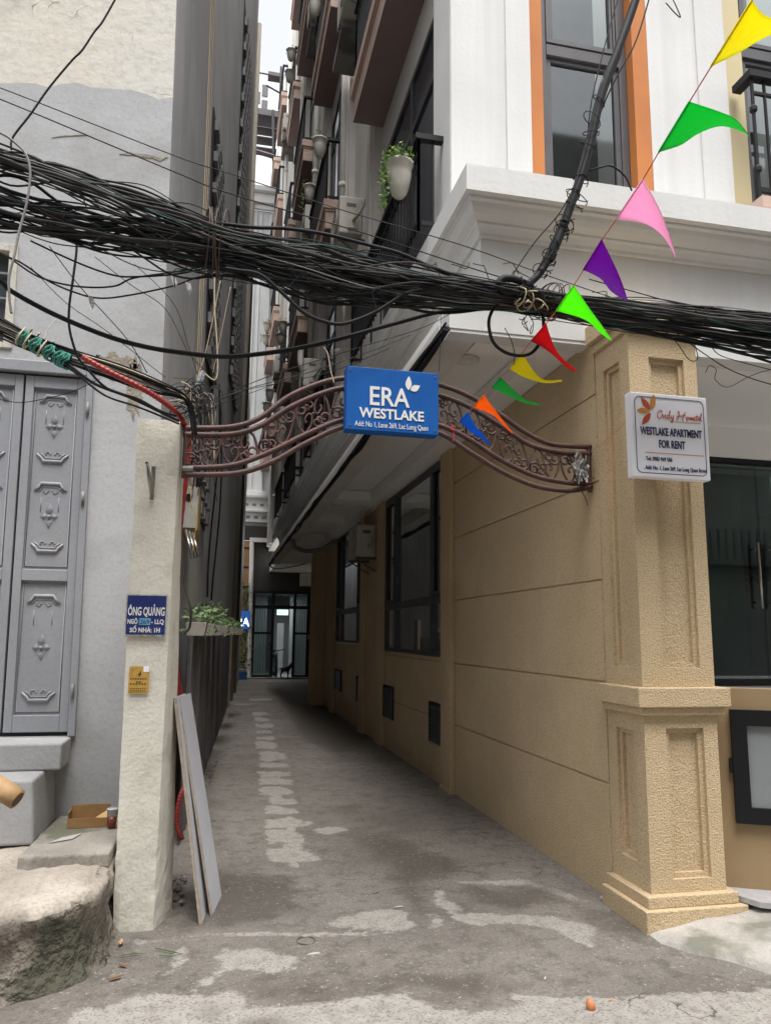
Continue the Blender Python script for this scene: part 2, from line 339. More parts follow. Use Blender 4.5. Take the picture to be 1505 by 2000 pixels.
    df = mth('ADD', sp.outputs[1], mr(noise(3.5, 9, .65), 0, 1, -.3, .3)); dm = mth('MULTIPLY', mr(df, .44, .62), .8)
    base = mix(dm, base, (.095, .08, .066))
    base = mix(mth('MULTIPLY', mr(noise(75, 3), .54, .60), .5), base, (.075, .065, .056))
    base = mix(mth('MULTIPLY', mr(noise(30, 8, .75), .55, .62), .35), base, (.36, .335, .30))
    base = mix(mth('MULTIPLY', mr(noise(60, 2), .69, .72), .8), base, (.55, .52, .48))
    vo = n.new('ShaderNodeTexVoronoi'); vo.feature = 'DISTANCE_TO_EDGE'; vo.inputs['Scale'].default_value = .75
    nz = n.new('ShaderNodeTexNoise'); nz.inputs['Scale'].default_value = 2.2; nz.inputs['Detail'].default_value = 8; l.new(g, nz.inputs['Vector'])
    va = n.new('ShaderNodeVectorMath'); va.operation = 'MULTIPLY_ADD'; l.new(nz.outputs['Color'], va.inputs[0]); va.inputs[1].default_value = (.9, .9, .9); l.new(g, va.inputs[2]); l.new(va.outputs[0], vo.inputs['Vector'])
    ck = mth('MULTIPLY', mth('LESS_THAN', vo.outputs['Distance'], .0045), mr(noise(.9, 3), .53, .58)); base = mix(mth('MULTIPLY', ck, .8), base, (.05, .043, .036))
    l.new(base, b.inputs['Base Color'])
    l.new(mr(dm, 0, 1, .88, .62), b.inputs['Roughness'])
    bp = n.new('ShaderNodeBump'); bp.inputs['Strength'].default_value = .9; bp.inputs['Distance'].default_value = .016; l.new(noise(34, 8, .75), bp.inputs['Height'])
    bp2 = n.new('ShaderNodeBump'); bp2.inputs['Strength'].default_value = .5; bp2.inputs['Distance'].default_value = .004; l.new(lm, bp2.inputs['Height']); l.new(bp.outputs[0], bp2.inputs['Normal'])
    l.new(bp2.outputs[0], b.inputs['Normal']); me.materials.append(m)
    o = bpy.data.objects.new('road', me); COL.objects.link(o); tag(o, kind='structure')
ground()

# concrete apron rising to the entrance at the right
def apron():
    mb = MB(); NX, NY = 60, 34; vs = []; 
    for j in range(NY+1):
        for i in range(NX+1):
            x = 2.30 + i/NX*2.6; v = j/NY
            yf = 3.80 - min(1, (x-2.27)*1.6)*.45 - (x-2.27)*.25 + .05*math.sin(x*9)+.03*math.sin(x*23)
            y = yf + (4.5-yf)*v
            z = .012 + .085*min(1, (x-2.33)*1.3)*min(1, v*5+.15) + .006*math.sin(x*17+y*13)
            z = z*min(1, i/NX*2.6*9)-(.02 if i == 0 else 0)
            if j == 0: z = -.02
            vs.append((x, y, z))
    mb.add(vs, [(j*(NX+1)+i, j*(NX+1)+i+1, (j+1)*(NX+1)+i+1, (j+1)*(NX+1)+i) for j in range(NY) for i in range(NX)])
    m = M('apron_concrete', (.42, .40, .365), (.33, .31, .28), 3, det=9, rough=.93, bump=.8, bsc=28, bd=.012, blotch=(.15, .15, .115), blotch_sc=2.6, blotch_lo=.56, blotch_hi=.66, speck=.25, speck_sc=80)
    o = mb.build('pavement', m, smooth=True, kind='structure')
apron()
# ================================================================== LEFT HOUSE
FY = 5.25                                     # street front of the grey house
def lean(mb, k=.022, z0=.9):
    mb.v = [(x-k*(z-z0), y, z) for x, y, z in mb.v]; return mb
WX0, WK = -.455+.05, .055                     # alley wall: x = WX0 + WK*(y-5.3)
def wx(y): return WX0 + WK*(y-5.3)
house = thing('grey_house', 'tall grey plastered house with cream upper front and dark alley side, left of the lane', 'house', (-1.5, FY, 0))
def house_walls():
    # street front: two coats of paint, ragged border near z = 5.45
    zb = 5.42; n = 40; xs = [-4.2+(3.8)*i/n for i in range(n+1)]
    edge = [(x, 5.385+.07*(x+1.7)+.022*math.sin(x*5)+.016*math.sin(x*17+1)+.01*math.sin(x*41)) for x in xs]
    a = MB(); t = .25
    def slab(poly):
        p = [(x, FY, z) for x, z in poly]; a.prism(p, (0, t, 0))
    R = -.40
    # grey coat, leaving the door and window openings
    DX0, DX1, DZ0, DZ1 = -2.30, -.85, .90, 3.34
    VX0, VX1, VZ0, VZ1 = -2.40, -1.375, 3.42, 4.16
    a.box(DX1, R, FY, FY+t, -.05, DZ1); a.box(-4.2, DX0, FY, FY+t, -.05, DZ1); a.box(DX0, DX1, FY, FY+t, -.05, DZ0)
    a.box(-4.2, R, FY, FY+t, DZ1, VZ0); a.box(-4.2, VX0, FY, FY+t, VZ0, VZ1); a.box(VX1, R, FY, FY+t, VZ0, VZ1)
    slab([(-4.2, VZ1), (R, VZ1)] + [(min(x, R), z) for x, z in reversed(edge)])
    lean(a).build('street_wall', m_plaster, house)
    c = MB(); c.prism([(min(x, R), FY, z) for x, z in edge]+[(R, FY, 11), (-4.2, FY, 11)], (0, t, 0))
    lean(c).build('upper_street_wall', m_cream, house, label='cream upper wall with cracked flaking paint')
    # rough break line where plaster peels
    s = MB(); y0 = FY+t; ye = 18.6
    vs = []
    NY_, NZ_ = 60, 80
    for j in range(NZ_+1):
        for i in range(NY_+1):
            y = FY+.002+(ye-FY)*i/NY_; z = (11 if y < 9 else 14.5 if y < 13.2 else 19)*j/NZ_  # unseen top stepped lower towards the street to let sky light in
            vs.append((wx(y)-.012*z*0+.012*math.sin(y*2.3+z*.4)*(1 if i > 3 else 0), y, z))
    # keep the alley face flush with the leaning corner: blend lean out along the wall
    vs = [(x-.022*(z-.9)*max(0, 1-(y-FY)/9.0)+.004, y, z) for x, y, z in vs]
    W1 = NY_+1
    s.add(vs, [(j*W1+i, j*W1+i+1, (j+1)*W1+i+1, (j+1)*W1+i) for j in range(NZ_) for i in range(NY_)])
    s.box(-4.2, wx(ye)-.02, ye-.2, ye-.01, 0, 19)
    s.build('alley_wall', m_dark, house, smooth=False)
    # peeled plaster patch above the door corner
    m_peel = M('peeled_plaster', (.33, .29, .23), (.22, .195, .16), 14, rough=.95, bump=1, bsc=50, bd=.01)
    for cx, cz, rx, rz in ((-.72, 3.36, .155, .085), (-.58, 3.22, .05, .2), (-1.29, 5.0, .0, .0)):
        if rx == 0: continue
        q = MB(); pts = [(cx+rx*(1+.25*math.sin(k*2.7))*math.cos(k*math.pi/14), FY-.004, cz+rz*(1+.3*math.sin(k*1.9))*math.sin(k*math.pi/14)) for k in range(28)]
        q.prism(pts, (0, .003, 0)); lean(q).build('peeled_patch', m_peel, house)
    for up, lo in (([(232, 300), (250, 297), (268, 299), (285, 301), (300, 304), (312, 307), (328, 306)], [(250, 302), (268, 303), (283, 307), (298, 308), (312, 314), (322, 309)]), ([(100, 268), (120, 264), (150, 262), (172, 263)], [(120, 266), (150, 264)])):
        q = MB(); P = [W(x, y, Y=FY-.004) for x, y in up]+[W(x, y, Y=FY-.004) for x, y in reversed(lo)]
        q.prism(P, (0, .003, 0)); q.build('plaster_crack', m_peel, house)
house_walls()
def house_door():
    y = FY-.0; D = MB()
    # outer steel frame around the folding door
    D.box(-.890, -.845, y-.03, y+.1, .90, 3.345); D.box(-2.31, -.890, y-.03, y+.1, 3.265, 3.345); D.box(-2.31, -2.25, y-.03, y+.1, .90, 3.265)
    door = lean(D).build('door_frame', m_door, house, bevel=.006)
    for k in range(3):
        x1 = -.895-k*.395; x0 = x1-.382; L = MB(); yy = y+.02
        L.box(x0, x1, yy+.012, yy+.03, .925, 3.25)                       # sheet
        st = .052
        L.box(x0, x0+st, yy-.012, yy+.0118, .925, 3.25); L.box(x1-st, x1, yy-.012, yy+.0118, .925, 3.25)
        for z0, z1 in ((.925, 1.03), (1.875, 1.95), (3.17, 3.25)): L.box(x0+st+.0005, x1-st-.0005, yy-.0115, yy+.0118, z0, z1)
        leaf = lean(L).build('door_leaf', m_door, house, bevel=.004)
        # thin raised bead inside each panel
        B = MB(); cx = (x0+x1)/2
        for z0, z1 in ((1.05, 1.855), (1.97, 3.15)):
            a, b = x0+st+.012, x1-st-.012
            B.tube([(a, yy+.010, z0), (b, yy+.010, z0), (b, yy+.010, z1), (a, yy+.010, z1)], .005, 5, closed=True)
        def bracket(zc, up):
            s_ = 1 if up else -1; hw = .098
            P = [(-hw, -.028), (-hw+.028, -.004), (-hw+.04, .02), (hw-.04, .02), (hw-.028, -.004), (hw, -.028)]
            B.tube([(cx+px_, yy+.008, zc+s_*pz) for px_, pz in P], [.007, .010, .012, .012, .010, .007], 6)
            B.tube([(cx+px_*.8, yy+.010, zc+s_*(pz*.7-.016)) for px_, pz in P], .004, 5)
            for q in (-1, 1):
                B.tube([(cx+q*x_, yy+.010, zc-s_*z_) for x_, z_ in ((.008, .030), (.020, .030), (.020, .044), (.034, .044), (.046, .036), (.046, .028), (.036, .030))], .0034, 5)
        def flower(zc, k=1.0):
            for P4 in (((0, .018), (-.020, .040), (0, .088), (.020, .040)), ((0, -.018), (-.018, -.036), (0, -.080), (.018, -.036)), ((-.014, 0), (-.030, .018), (-.052, 0), (-.030, -.018)), ((.014, 0), (.030, .018), (.052, 0), (.030, -.018))):
                mx_, mz_ = sum(p[0] for p in P4)/4, sum(p[1] for p in P4)/4
                B.add([(cx+mx_, yy-.006, zc+mz_)]+[(cx+p[0], yy+.011, zc+p[1]) for p in P4], [(0, 1, 2), (0, 2, 3), (0, 3, 4), (0, 4, 1)])
                B.tube([(cx+p[0], yy+.010, zc+p[1]) for p in P4], .0028, 4, closed=True)
            B.lathe((cx, yy+.004, zc), [(.0, -.012), (.012, -.005), (.012, .005), (0, .012)], 8)
        for z0, z1, zf in ((2.69, 3.10, 2.91), (2.09, 2.50, 2.30), (1.14, 1.76, 1.45)):
            bracket(z1, True); bracket(z0, False); flower(zf)
            for q in (-1, 1):
                B.tube([(cx+q*.055, yy+.011, z1-.075), (cx+q*.055, yy+.011, z1-.17)], .0028, 5)
        lean(B).build('raised_ornament', m_door, leaf, smooth=True)
    for z in (3.03, 2.42, 1.18):
      H = MB(); H.cyl((-.872, y-.036, z-.045), (-.872, y-.036, z+.045), .011, 8)
      lean(H).build('hinge', M('hinge_metal', (.25, .25, .24), (.15, .14, .13), 20, rough=.5), house, smooth=True)
    K = MB(); K.box(-2.25, -.86, y+.02, y+.24, .9005, .923); lean(K).build('door_gap', m_black, house)
    bk = MB(); bk.box(-2.3, -.84, y+.26, y+.28, .9, 4.2); lean(bk).build('door_backing', m_black, house)
house_door()
def house_window():
    F = MB(); y = FY; x0, x1, z0, z1 = -2.40, -1.375, 3.42, 4.16
    wf = M('window_frame_cream', (.55, .53, .46), (.42, .40, .34), 8, rough=.7, bump=.3, bsc=50, speck=.2)
    F.box(x1-.055, x1, y-.015, y+.1, z0, z1); F.box(x0, x0+.055, y-.015, y+.1, z0, z1); F.box(x0+.055, x1-.055, y-.0148, y+.1, z1-.05, z1); F.box(x0+.055, x1-.055, y-.0148, y+.1, z0, z0+.04)
    f = lean(F).build('window', wf, house, bevel=.004)
    P = MB(); P.box(x0+.055, x1-.055, y+.06, y+.066, z0+.04, z1-.05)
    lean(P).build('pane', M('dusty_pane', (.035, .045, .055), (.06, .07, .08), 3, rough=.25), f)
    B = MB()
    for z in (3.60, 3.78, 3.96): B.box(x0+.055, x1-.055, y+.03, y+.045, z, z+.014)
    for x in (-1.62, -1.84, -2.06): B.box(x-.008, x+.008, y+.028, y+.047, z0+.04, z1-.05)
    lean(B).build('bar', M('bar_paint', (.20, .21, .22), None, rough=.5), f)
house_window()
def breeze(name_y0, y1, z0, z1, step=.2):
    y0 = name_y0; D = MB()
    def lx(y, z): return wx(y)-.022*(z-.9)*max(0, 1-(y-FY)/9.0)+.004
    def panel(mb, ya, yb, za, zb, o0, o1):
        vs = []
        for z in (za, zb):
            for y, o in ((ya, o0), (ya, o1), (yb, o1), (yb, o0)): vs.append((lx(y, z)+o, y, z))
        mb.add(vs, [(3, 2, 1, 0), (4, 5, 6, 7), (0, 1, 5, 4), (1, 2, 6, 5), (2, 3, 7, 6), (3, 0, 4, 7)])
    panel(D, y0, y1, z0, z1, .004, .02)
    d = D.build('opening_shade_panel', M('opening_shadow', (.02, .02, .022), None, rough=.9), house)  # flat dark panel on the uncut wall, shade of the openings put in as colour
    Bk = MB(); z = z0+.03; r = 0; ny = max(2, int((y1-y0)/.34))
    while z+step*.6 < z1:
        for k in range(ny):
            ya = y0+.03+(y1-y0-.06)*(k+(.5 if r % 2 else 0))/ny
            yb = min(ya+(y1-y0)/ny*.62, y1-.02)
            if yb-ya > .05: panel(Bk, ya, yb, z, z+step*.62, .03, .075)
        z += step; r += 1
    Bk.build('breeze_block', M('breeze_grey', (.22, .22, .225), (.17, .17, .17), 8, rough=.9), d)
breeze(8.3, 9.6, 4.6, 7.7); breeze(12.6, 15.0, 5.9, 13.2, .26); breeze(7.9, 9.1, 2.75, 3.4)
# dark lower neighbour wall continuing to the end of the lane
nw = thing('boundary_wall', 'dark rendered wall continuing beyond the house to the far end of the lane', 'wall', (.35, 22, 0))
q = MB(); q.add([(wx(18.62), 18.62, 0), (wx(26)+.05, 26.6, 0), (wx(26)+.05, 26.6, 9.5), (wx(18.62), 18.62, 9.5), (wx(18.6)-.4, 18.62, 0), (wx(26)-.4, 26.6, 0), (wx(26)-.4, 26.6, 9.5), (wx(18.6)-.4, 18.62, 9.5)],
      [(0, 1, 2, 3), (1, 5, 6, 2), (5, 4, 7, 6), (4, 0, 3, 7), (3, 2, 6, 7)])
q.build('wall', m_dark, nw)
q = MB(); q.tube([(wx(18.5)+.05, 18.55, 0), (wx(18.5)+.05, 18.55, 18)], .06, 8); q.tube([(wx(21)+.06, 21, 0), (wx(21)+.06, 21, 9.2)], .05, 8)
q.build('drain_pipe', M('pipe_tan', (.30, .27, .22), None, rough=.7), nw, smooth=True)

# steps, landing slab, rough platform
st = thing('entrance_steps', 'grey painted concrete steps below the grey folding door', 'steps', (-1.6, 5.0, .4))
q = MB(); q.box(-4, -.868, 4.95, FY-.003, .742, .898); q.build('upper_step', m_step, st, bevel=.012)
q = MB()
q.prism([(-4, 4.66, .40), (-.925, 4.66, .40), (-.955, 4.66, .741), (-4, 4.66, .741)], (0, FY-4.66-.003, 0)); q.build('lower_step', m_step, st, bevel=.014)
sb = MB()
N = 14; top = [(-.93+.44*i/N, 4.33+.012*math.sin(i*2.2)+.01*math.sin(i*5), 0) for i in range(N+1)]
poly = [(x, y, .355) for x, y, _ in top]+[(-.485, 4.6, .355), (-.50, 5.22, .355), (-.90, 5.22, .355)]
sb.prism(poly, (0, 0, .075)); o = sb.build('landing_slab', m_slab, bevel=.012); tag(o, 'small rough concrete landing slab between the lower step and the cream post', 'slab')
def platform():
    out = [(-3.6, 3.35), (-2.6, 3.42), (-1.8, 3.45), (-1.2, 3.58), (-.9, 3.72), (-.68, 3.84), (-.545, 3.97), (-.49, 4.15), (-.478, 4.4), (-.475, 4.7), (-.48, 5.24)]
    P = smooth_path([(x, y, 0) for x, y in out], 22); n = len(P); rng = random.Random(3)
    rows = [(-.03, .045), (.0, .04), (.04, .018), (.09, .0), (.14, -.012), (.19, -.004), (.23, .010), (.27, .016), (.31, .012), (.335, .006), (.352, -.004), (.36, -.02), (.366, -.06)]
    from mathutils import noise
    vs = []
    for i, p in enumerate(P):
        t = (P[min(i+1, n-1)]-P[max(i-1, 0)]).normalized(); nr = Vector((t.y, -t.x, 0))
        for z, o in rows:
            q = p+nr*(o+.03*noise.noise(Vector((p.x*5, p.y*5, z*14)))+.018*noise.noise(Vector((p.x*15, p.y*15, z*40)))+.008*noise.noise(Vector((p.x*40, p.y*40, z*60)))); q = q+Vector((0, 0, z)); vs.append(q)
        base = vs[-1]; cx, cy = -1.9, 5.24
        for k in range(1, 15):
            f = k/14; q = Vector((base.x*(1-f)+min(base.x, -.5)*f - f*0, base.y*(1-f)+5.245*f, 0))
            q.z = .366+.03*min(1, f*2)+.012*noise.noise(Vector((q.x*4, q.y*4, 0)))*3+.006*noise.noise(Vector((q.x*22, q.y*22, 1)))*2*(1-f)+.01*f; vs.append(q)
    m = len(rows)+14; mb = MB(); mb.add(vs, [(i*m+k, (i+1)*m+k, (i+1)*m+k+1, i*m+k+1) for i in range(n-1) for k in range(m-1)])
    o = mb.build('rough_platform', m_rock, smooth=True)
    o.data.materials.append(M('platform_top', (.40, .35, .30), (.30, .265, .225), 3, det=9, rough=.95, bump=1.0, bsc=30, bd=.012, bump2=.5, bsc2=8, speck=.25, speck_sc=60, blotch=(.46, .41, .35), blotch_sc=1.8))
    for p in o.data.polygons:
        c = p.center
        if c.z > .305+.10*noise.noise(Vector((c.x*5, c.y*5, 2)))+.03*noise.noise(Vector((c.x*21, c.y*21, 5))): p.material_index = 1
    tag(o, 'rough mossy old concrete platform edge at the lower left beside the lane', 'platform')
platform()

# cream post with plaques
post = thing('gate_post', 'cream painted concrete post carrying the left end of the iron arch', 'post', (-.38, 4.5, 0))
def g_post():
    mb = MB(); x0b, x1b, x0t, x1t, y0, y1, z1 = -.468, -.256, -.512, -.262, 4.45, 4.72, 2.80
    n = 26; vs = []; from mathutils import noise
    ring = []
    for i in range(7): ring.append((i/6, 0))
    for i in range(1, 7): ring.append((1, i/6))
    for i in range(1, 7): ring.append((1-i/6, 1))
    for i in range(1, 6): ring.append((0, 1-i/6))
    R_ = len(ring)
    for j in range(n*2+1):
        f = j/(n*2); z = f*z1-.02
        for a, b in ring:
            x0 = x0b+(x0t-x0b)*f; x1 = x1b+(x1t-x1b)*f
            x = x0+(x1-x0)*a; y = y0+(y1-y0)*b; x += b*(.085*(1-f)+.008*f); k = .003*noise.noise(Vector((x*9, y*9, z*5)))+.003*noise.noise(Vector((x*30, y*30, z*30)))*(1.5 if z < .5 else .4)
            x += k*(1 if a > .99 else -1 if a < .01 else 0); y += k*(1 if b > .99 else -1 if b < .01 else 0)
            if a in (0, 1) and b in (0, 1): x += (.005 if a == 0 else -.005); y += (.005 if b == 0 else -.005)
            vs.append((x, y, z))
    m = n*2+1
    mb.add(vs, [(j*R_+k, j*R_+(k+1) % R_, (j+1)*R_+(k+1) % R_, (j+1)*R_+k) for j in range(m-1) for k in range(R_)]+[tuple((m-1)*R_+k for k in range(R_))])
    mb.build('shaft', m_post, post)
g_post()
def plaque():
    ulx, urx = W(247, 1160, Y=4.435), W(328, 1160, Y=4.435); llx = W(245, 1243, Y=4.435)
    t = thing('house_number_plate', 'dark blue enamel house number plate with white letters on the cream post', 'sign', ((ulx.x+urx.x)/2, 4.435, (ulx.z+llx.z)/2))
    x0, x1, z0, z1 = ulx.x, urx.x, llx.z, ulx.z; w_ = x1-x0; xc = (x0+x1)/2; h = z1-z0
    q = MB(); q.box(x0, x1, 4.431, 4.4395, z0, z1); q.build('border', M('plate_border', (.50, .50, .46), (.25, .22, .18), 30, rough=.6), t, bevel=.002)
    q = MB(); q.box(x0+.009, x1-.006, 4.4285, 4.4308, z0+.012, z1-.008); q.build('plate', m_navy, t)
    yy = 4.4283
    text('ÔNG QUẢNG', h*.275, m_lettw, t, (xc+.002, yy, z1-h*.50), width=w_*.88, bold=.0016, ext=.0006)
    text('NGÕ', h*.15, m_lettw, t, (x0+w_*.19, yy, z0+h*.30), width=w_*.24, bold=.001, ext=.0006)
    text('- LLQ', h*.15, m_lettw, t, (x0+w_*.79, yy, z0+h*.30), width=w_*.30, bold=.001, ext=.0006)
    text('SỐ NHÀ: 1H', h*.15, m_lettw, t, (xc, yy, z0+h*.10), width=w_*.72, bold=.001, ext=.0006)
    q = MB(); q.box(x0+w_*.345, x0+w_*.62, yy-.002, yy, z0+h*.27, z0+h*.43); q.build('number_sticker', M('sticker_blue', (.10, .30, .48), (.16, .38, .52), 50, rough=.5), t)
    text('269', h*.15, m_navy, t, (x0+w_*.48, yy-.0022, z0+h*.295), width=w_*.22, ext=.0004)
plaque()
def sticker():
    a, b = W(253, 1302, Y=4.440), W(289, 1355, Y=4.440); x0, x1, z1, z0 = a.x, b.x, a.z, b.z; w_, h = x1-x0, z1-z0
    t = thing('paper_sticker', 'small mustard yellow paper sticker with dark print on the cream post', 'sticker', ((x0+x1)/2, 4.44, z0))
    q = MB(); q.box(x0, x1, 4.4375, 4.4395, z0, z1); q.build('paper', M('mustard_paper', (.50, .30, .055), (.42, .25, .04), 40, rough=.8), t)
    ink = M('sticker_ink', (.09, .06, .03), None, rough=.8); q = MB(); yy = 4.437
    for z, n in ((.52, 7), (.40, 2), (.33, 6), (.18, 8), (.11, 8), (.05, 8)):
        for k in range(n):
            a0 = x0+w_*(.08+.84*k/n) if n != 2 else x0+w_*(.38+.14*k); q.box(a0, a0+w_*.6*.84/n if n != 2 else a0+w_*.1, yy-.0004, yy+.0003, z0+h*z, z0+h*(z+(.055 if z > .3 else .03)))
    q.prism([(x0+w_*.42, yy-.0004, z0+h*.70), (x0+w_*.52, yy-.0004, z0+h*.62), (x0+w_*.62, yy-.0004, z0+h*.72), (x0+w_*.55, yy-.0004, z0+h*.86), (x0+w_*.50, yy-.0004, z0+h*.76)], (0, .0006, 0))
    q.tube([(x0+w_*.18+.006*math.cos(i*.6), yy, z1-h*.12+.006*math.sin(i*.6)) for i in range(11)], .0008, 4)
    q.build('print', ink, t)
    q = MB(); q.box(x1-w_*.30, x1-.001, yy-.001, yy+.0002, z1-h*.20, z1+.003); q.build('label_corner', m_signw, t)
sticker()
def bracket():
    a, b = W(300, 912, Y=4.44), W(300, 977, Y=4.44)
    t = thing('steel_flag_bracket', 'stainless steel flagpole bracket screwed high on the cream post', 'bracket', (a.x, 4.44, (a.z+b.z)/2))
    q = MB(); q.box(a.x-.012, a.x+.012, 4.432, 4.439, b.z, a.z+.005); q.build('back_plate', m_steel, t, bevel=.002)
    q = MB(); q.tube([(a.x+.004, 4.43, b.z+.02), (a.x-.028, 4.33, a.z-.005)], .012, 12); q.build('socket_tube', m_steel, t, smooth=True)
    q = MB(); q.cyl((a.x-.0283, 4.3295, a.z-.0048), (a.x-.029, 4.327, a.z-.0045), .0095, 10); q.build('tube_mouth', m_black, t)
bracket()
# small objects near the post
def small_left():
    # open cardboard box
    x0, x1, y0, y1, z = -.795, -.575, 4.87, 4.99, .432; t = thing('cardboard_box', 'low open brown cardboard box lying in the corner by the steps', 'box', ((x0+x1)/2, (y0+y1)/2, z))
    cb = M('cardboard', (.34, .20, .085), (.28, .16, .065), 9, rough=.9); q = MB(); h = .085; w_ = .004
    q.box(x0, x1, y0, y0+w_, z, z+h*.62); q.box(x0, x1, y1-w_, y1, z, z+h*1.25); q.box(x0, x0+w_, y0+w_, y1-w_, z, z+h); q.box(x1-w_, x1, y0+w_, y1-w_, z, z+h); q.box(x0+w_, x1-w_, y0+w_, y1-w_, z, z+w_)
    q.build('tray', cb, t)
    q = MB(); q.prism([(x1-.07, y0+.03, z+h*.55), (x1-.005, y0+.02, z+h*.55), (x1-.005, y0+.07, z+h*.95), (x1-.02, y0+.08, z+h*.8)], (0, 0, .003)); q.build('flap', M('card_light', (.55, .36, .16), None, rough=.9), t)
    # plastic cup of iced tea
    c = thing('plastic_cup', 'clear plastic cup with dark red drink beside the cream post', 'cup', (-.545, 4.84, z))
    q = MB(); q.lathe((-.545, 4.84, z), [(.0, .0), (.022, .0), (.028, .065), (0, .066)], 18); q.build('drink', M('tea', (.16, .035, .02), None, rough=.2), c, smooth=True)
    q = MB(); q.lathe((-.545, 4.84, z), [(.0285, .066), (.033, .105), (.036, .106), (.033, .11)], 18); q.build('cup_rim', M('cup_plastic', (.5, .5, .5), None, rough=.2), c, smooth=True)
    q = MB(); q.prism([(-.83, 4.55, z+.002), (-.72, 4.62, z+.002), (-.69, 4.72, z+.004), (-.78, 4.64, z+.004)], (0, 0, .003)); tag(q.build('white_tile_shard', M('tile_shard', (.42, .41, .39), None, rough=.7)), 'pale broken tile piece lying in front of the cardboard box', 'tile')
    # bamboo pole end entering from the left
    b = M('bamboo', (.42, .27, .13), (.33, .20, .09), 14, rough=.6, bump=.2, bsc=30)
    A, B = W(34, 1562, Y=3.35), W(-260, 1370, Y=3.55)
    t = thing('bamboo_pole', 'cut end of a thick bamboo pole poking in at the left edge', 'pole', tuple(A)); d = (A-B).normalized(); q = MB()
    L = (A-B).length
    q.tube([A-d*L, A-d*(L*.3), A-d*.055, A-d*.048, A-d*.04, A], [.040, .040, .040, .043, .040, .039], 18); q.build('culm', b, t, smooth=True)
    q = MB(); q.cyl(A+d*.0005, A+d*.002, .029, 16); q.build('hollow_end', M('bamboo_hollow', (.12, .065, .035), None, rough=.9), t)
small_left()
# ================================================================== APARTMENT BUILDING (right)
apt = thing('apartment_building', 'ochre and white apartment block with overhanging upper floors along the right of the lane', 'building', (3.5, 8, 0))
XG = 2.38; ZS = 3.53                       # alley wall plane, soffit height
def pb(name, mat, boxes, bevel=0, parent=None, label=None, smooth=False):
    q = MB()
    for b in boxes: q.box(*b)
    return q.build(name, mat, parent or apt, bevel=bevel, label=label, smooth=smooth)
# ---- ground floor alley wall
GR = [.672, 1.28, 1.918, 2.56, 3.15]
def grooved(y0, y1, z0, z1, x=XG, t=.25):
    q = MB(); cuts = [z0]+[g for g in GR if z0+.03 < g < z1-.03]+[z1]
    for a, b in zip(cuts[:-1], cuts[1:]): q.box(x, x+t, y0, y1, a+(.007 if a != z0 else 0), b-(.007 if b != z1 else 0))
    q.box(x+.012, x+t-.01, y0+.001, y1-.001, z0+.001, z1-.001)
    return q
w1 = (7.87, 10.86); w2 = (12.62, 15.55)
grooved(4.42, 7.52, -.05, ZS).build('alley_wall', m_tan, apt)
grooved(7.85, 10.86, -.05, 1.325).build('window_apron', m_tan, apt)
grooved(11.28, 12.5, -.05, ZS+.25).build('alley_wall', m_tan, apt)
grooved(12.5, 15.6, -.05, 1.40).build('window_apron', m_tan, apt)
grooved(15.6, 18.3, -.05, ZS+.25).build('alley_wall', m_tan, apt)
for y0, y1, xo, zt in ((7.52, 7.85, 2.325, ZS), (10.86, 11.28, 2.325, ZS), (12.30, 12.60, 2.32, ZS), (15.55, 15.85, 2.32, ZS), (17.2, 18.1, 2.14, ZS)):
    q = MB(); q.box(xo, XG-.001, y0, y1, -.05, zt)
    if xo < 2.2: q.box(xo-.04, XG-.001, y0-.04, y1+.04, 1.45, 1.56); q.box(xo-.03, XG-.001, y0-.03, y1+.03, -.05, .16)
    else: q.box(xo-.012, XG-.001, y0-.012, y1+.012, -.05, .035)
    q.build('pilaster', m_tan, apt, bevel=.004)
def big_window(y0, y1, z0, z1, mull, zt):
    q = MB(); x0, x1 = XG-.012, XG+.055; f = .06
    q.box(x0, x1, y0, y0+f, z0, z1); q.box(x0, x1, y1-f, y1, z0, z1); q.box(x0+.001, x1, y0+f, y1-f, z1-f, z1); q.box(x0+.001, x1, y0+f, y1-f, z0, z0+f*.8)
    q.box(x0+.002, x1, y0+f, y1-f, zt-.05, zt+.05)
    for m in mull: q.box(x0-.004, x1, m-.045, m+.045, z0+.01, z1-.01)
    # sash frames of the side vents
    for a, b in ((y0+f, mull[0]-.045), (mull[-1]+.045, y1-f)):
        q.box(x0-.010, x0+.02, a, a+.035, zt+.052, z1-f-.002); q.box(x0-.010, x0+.02, b-.035, b, zt+.052, z1-f-.002)
        q.box(x0-.009, x0+.02, a+.035, b-.035, zt+.052, zt+.09); q.box(x0-.009, x0+.02, a+.035, b-.035, z1-f-.04, z1-f-.002)
    w = q.build('window', m_frame, apt, bevel=.003)
    es = [y0+f]+[v for m in mull for v in (m-.045, m+.045)]+[y1-f]
    for i in range(0, len(es), 2):
        for za, zb in ((z0+f*.8, zt-.05), (zt+.05, z1-f)):
            p = MB(); p.add([(XG+.02, es[i], za), (XG+.02, es[i+1], za), (XG+.02, es[i+1], zb), (XG+.02, es[i], zb)], [(0, 1, 2, 3)]); p.build('pane', m_glass, w)
big_window(7.86, 10.85, 1.335, ZS-.01, (8.36, 10.18), 1.955)
big_window(12.61, 15.54, 1.41, ZS+.02, (13.1, 14.9), 2.0)
pb('window_lintel', m_soffit, [(XG, XG+.2, 12.505, 15.598, ZS+.025, ZS+.25)])
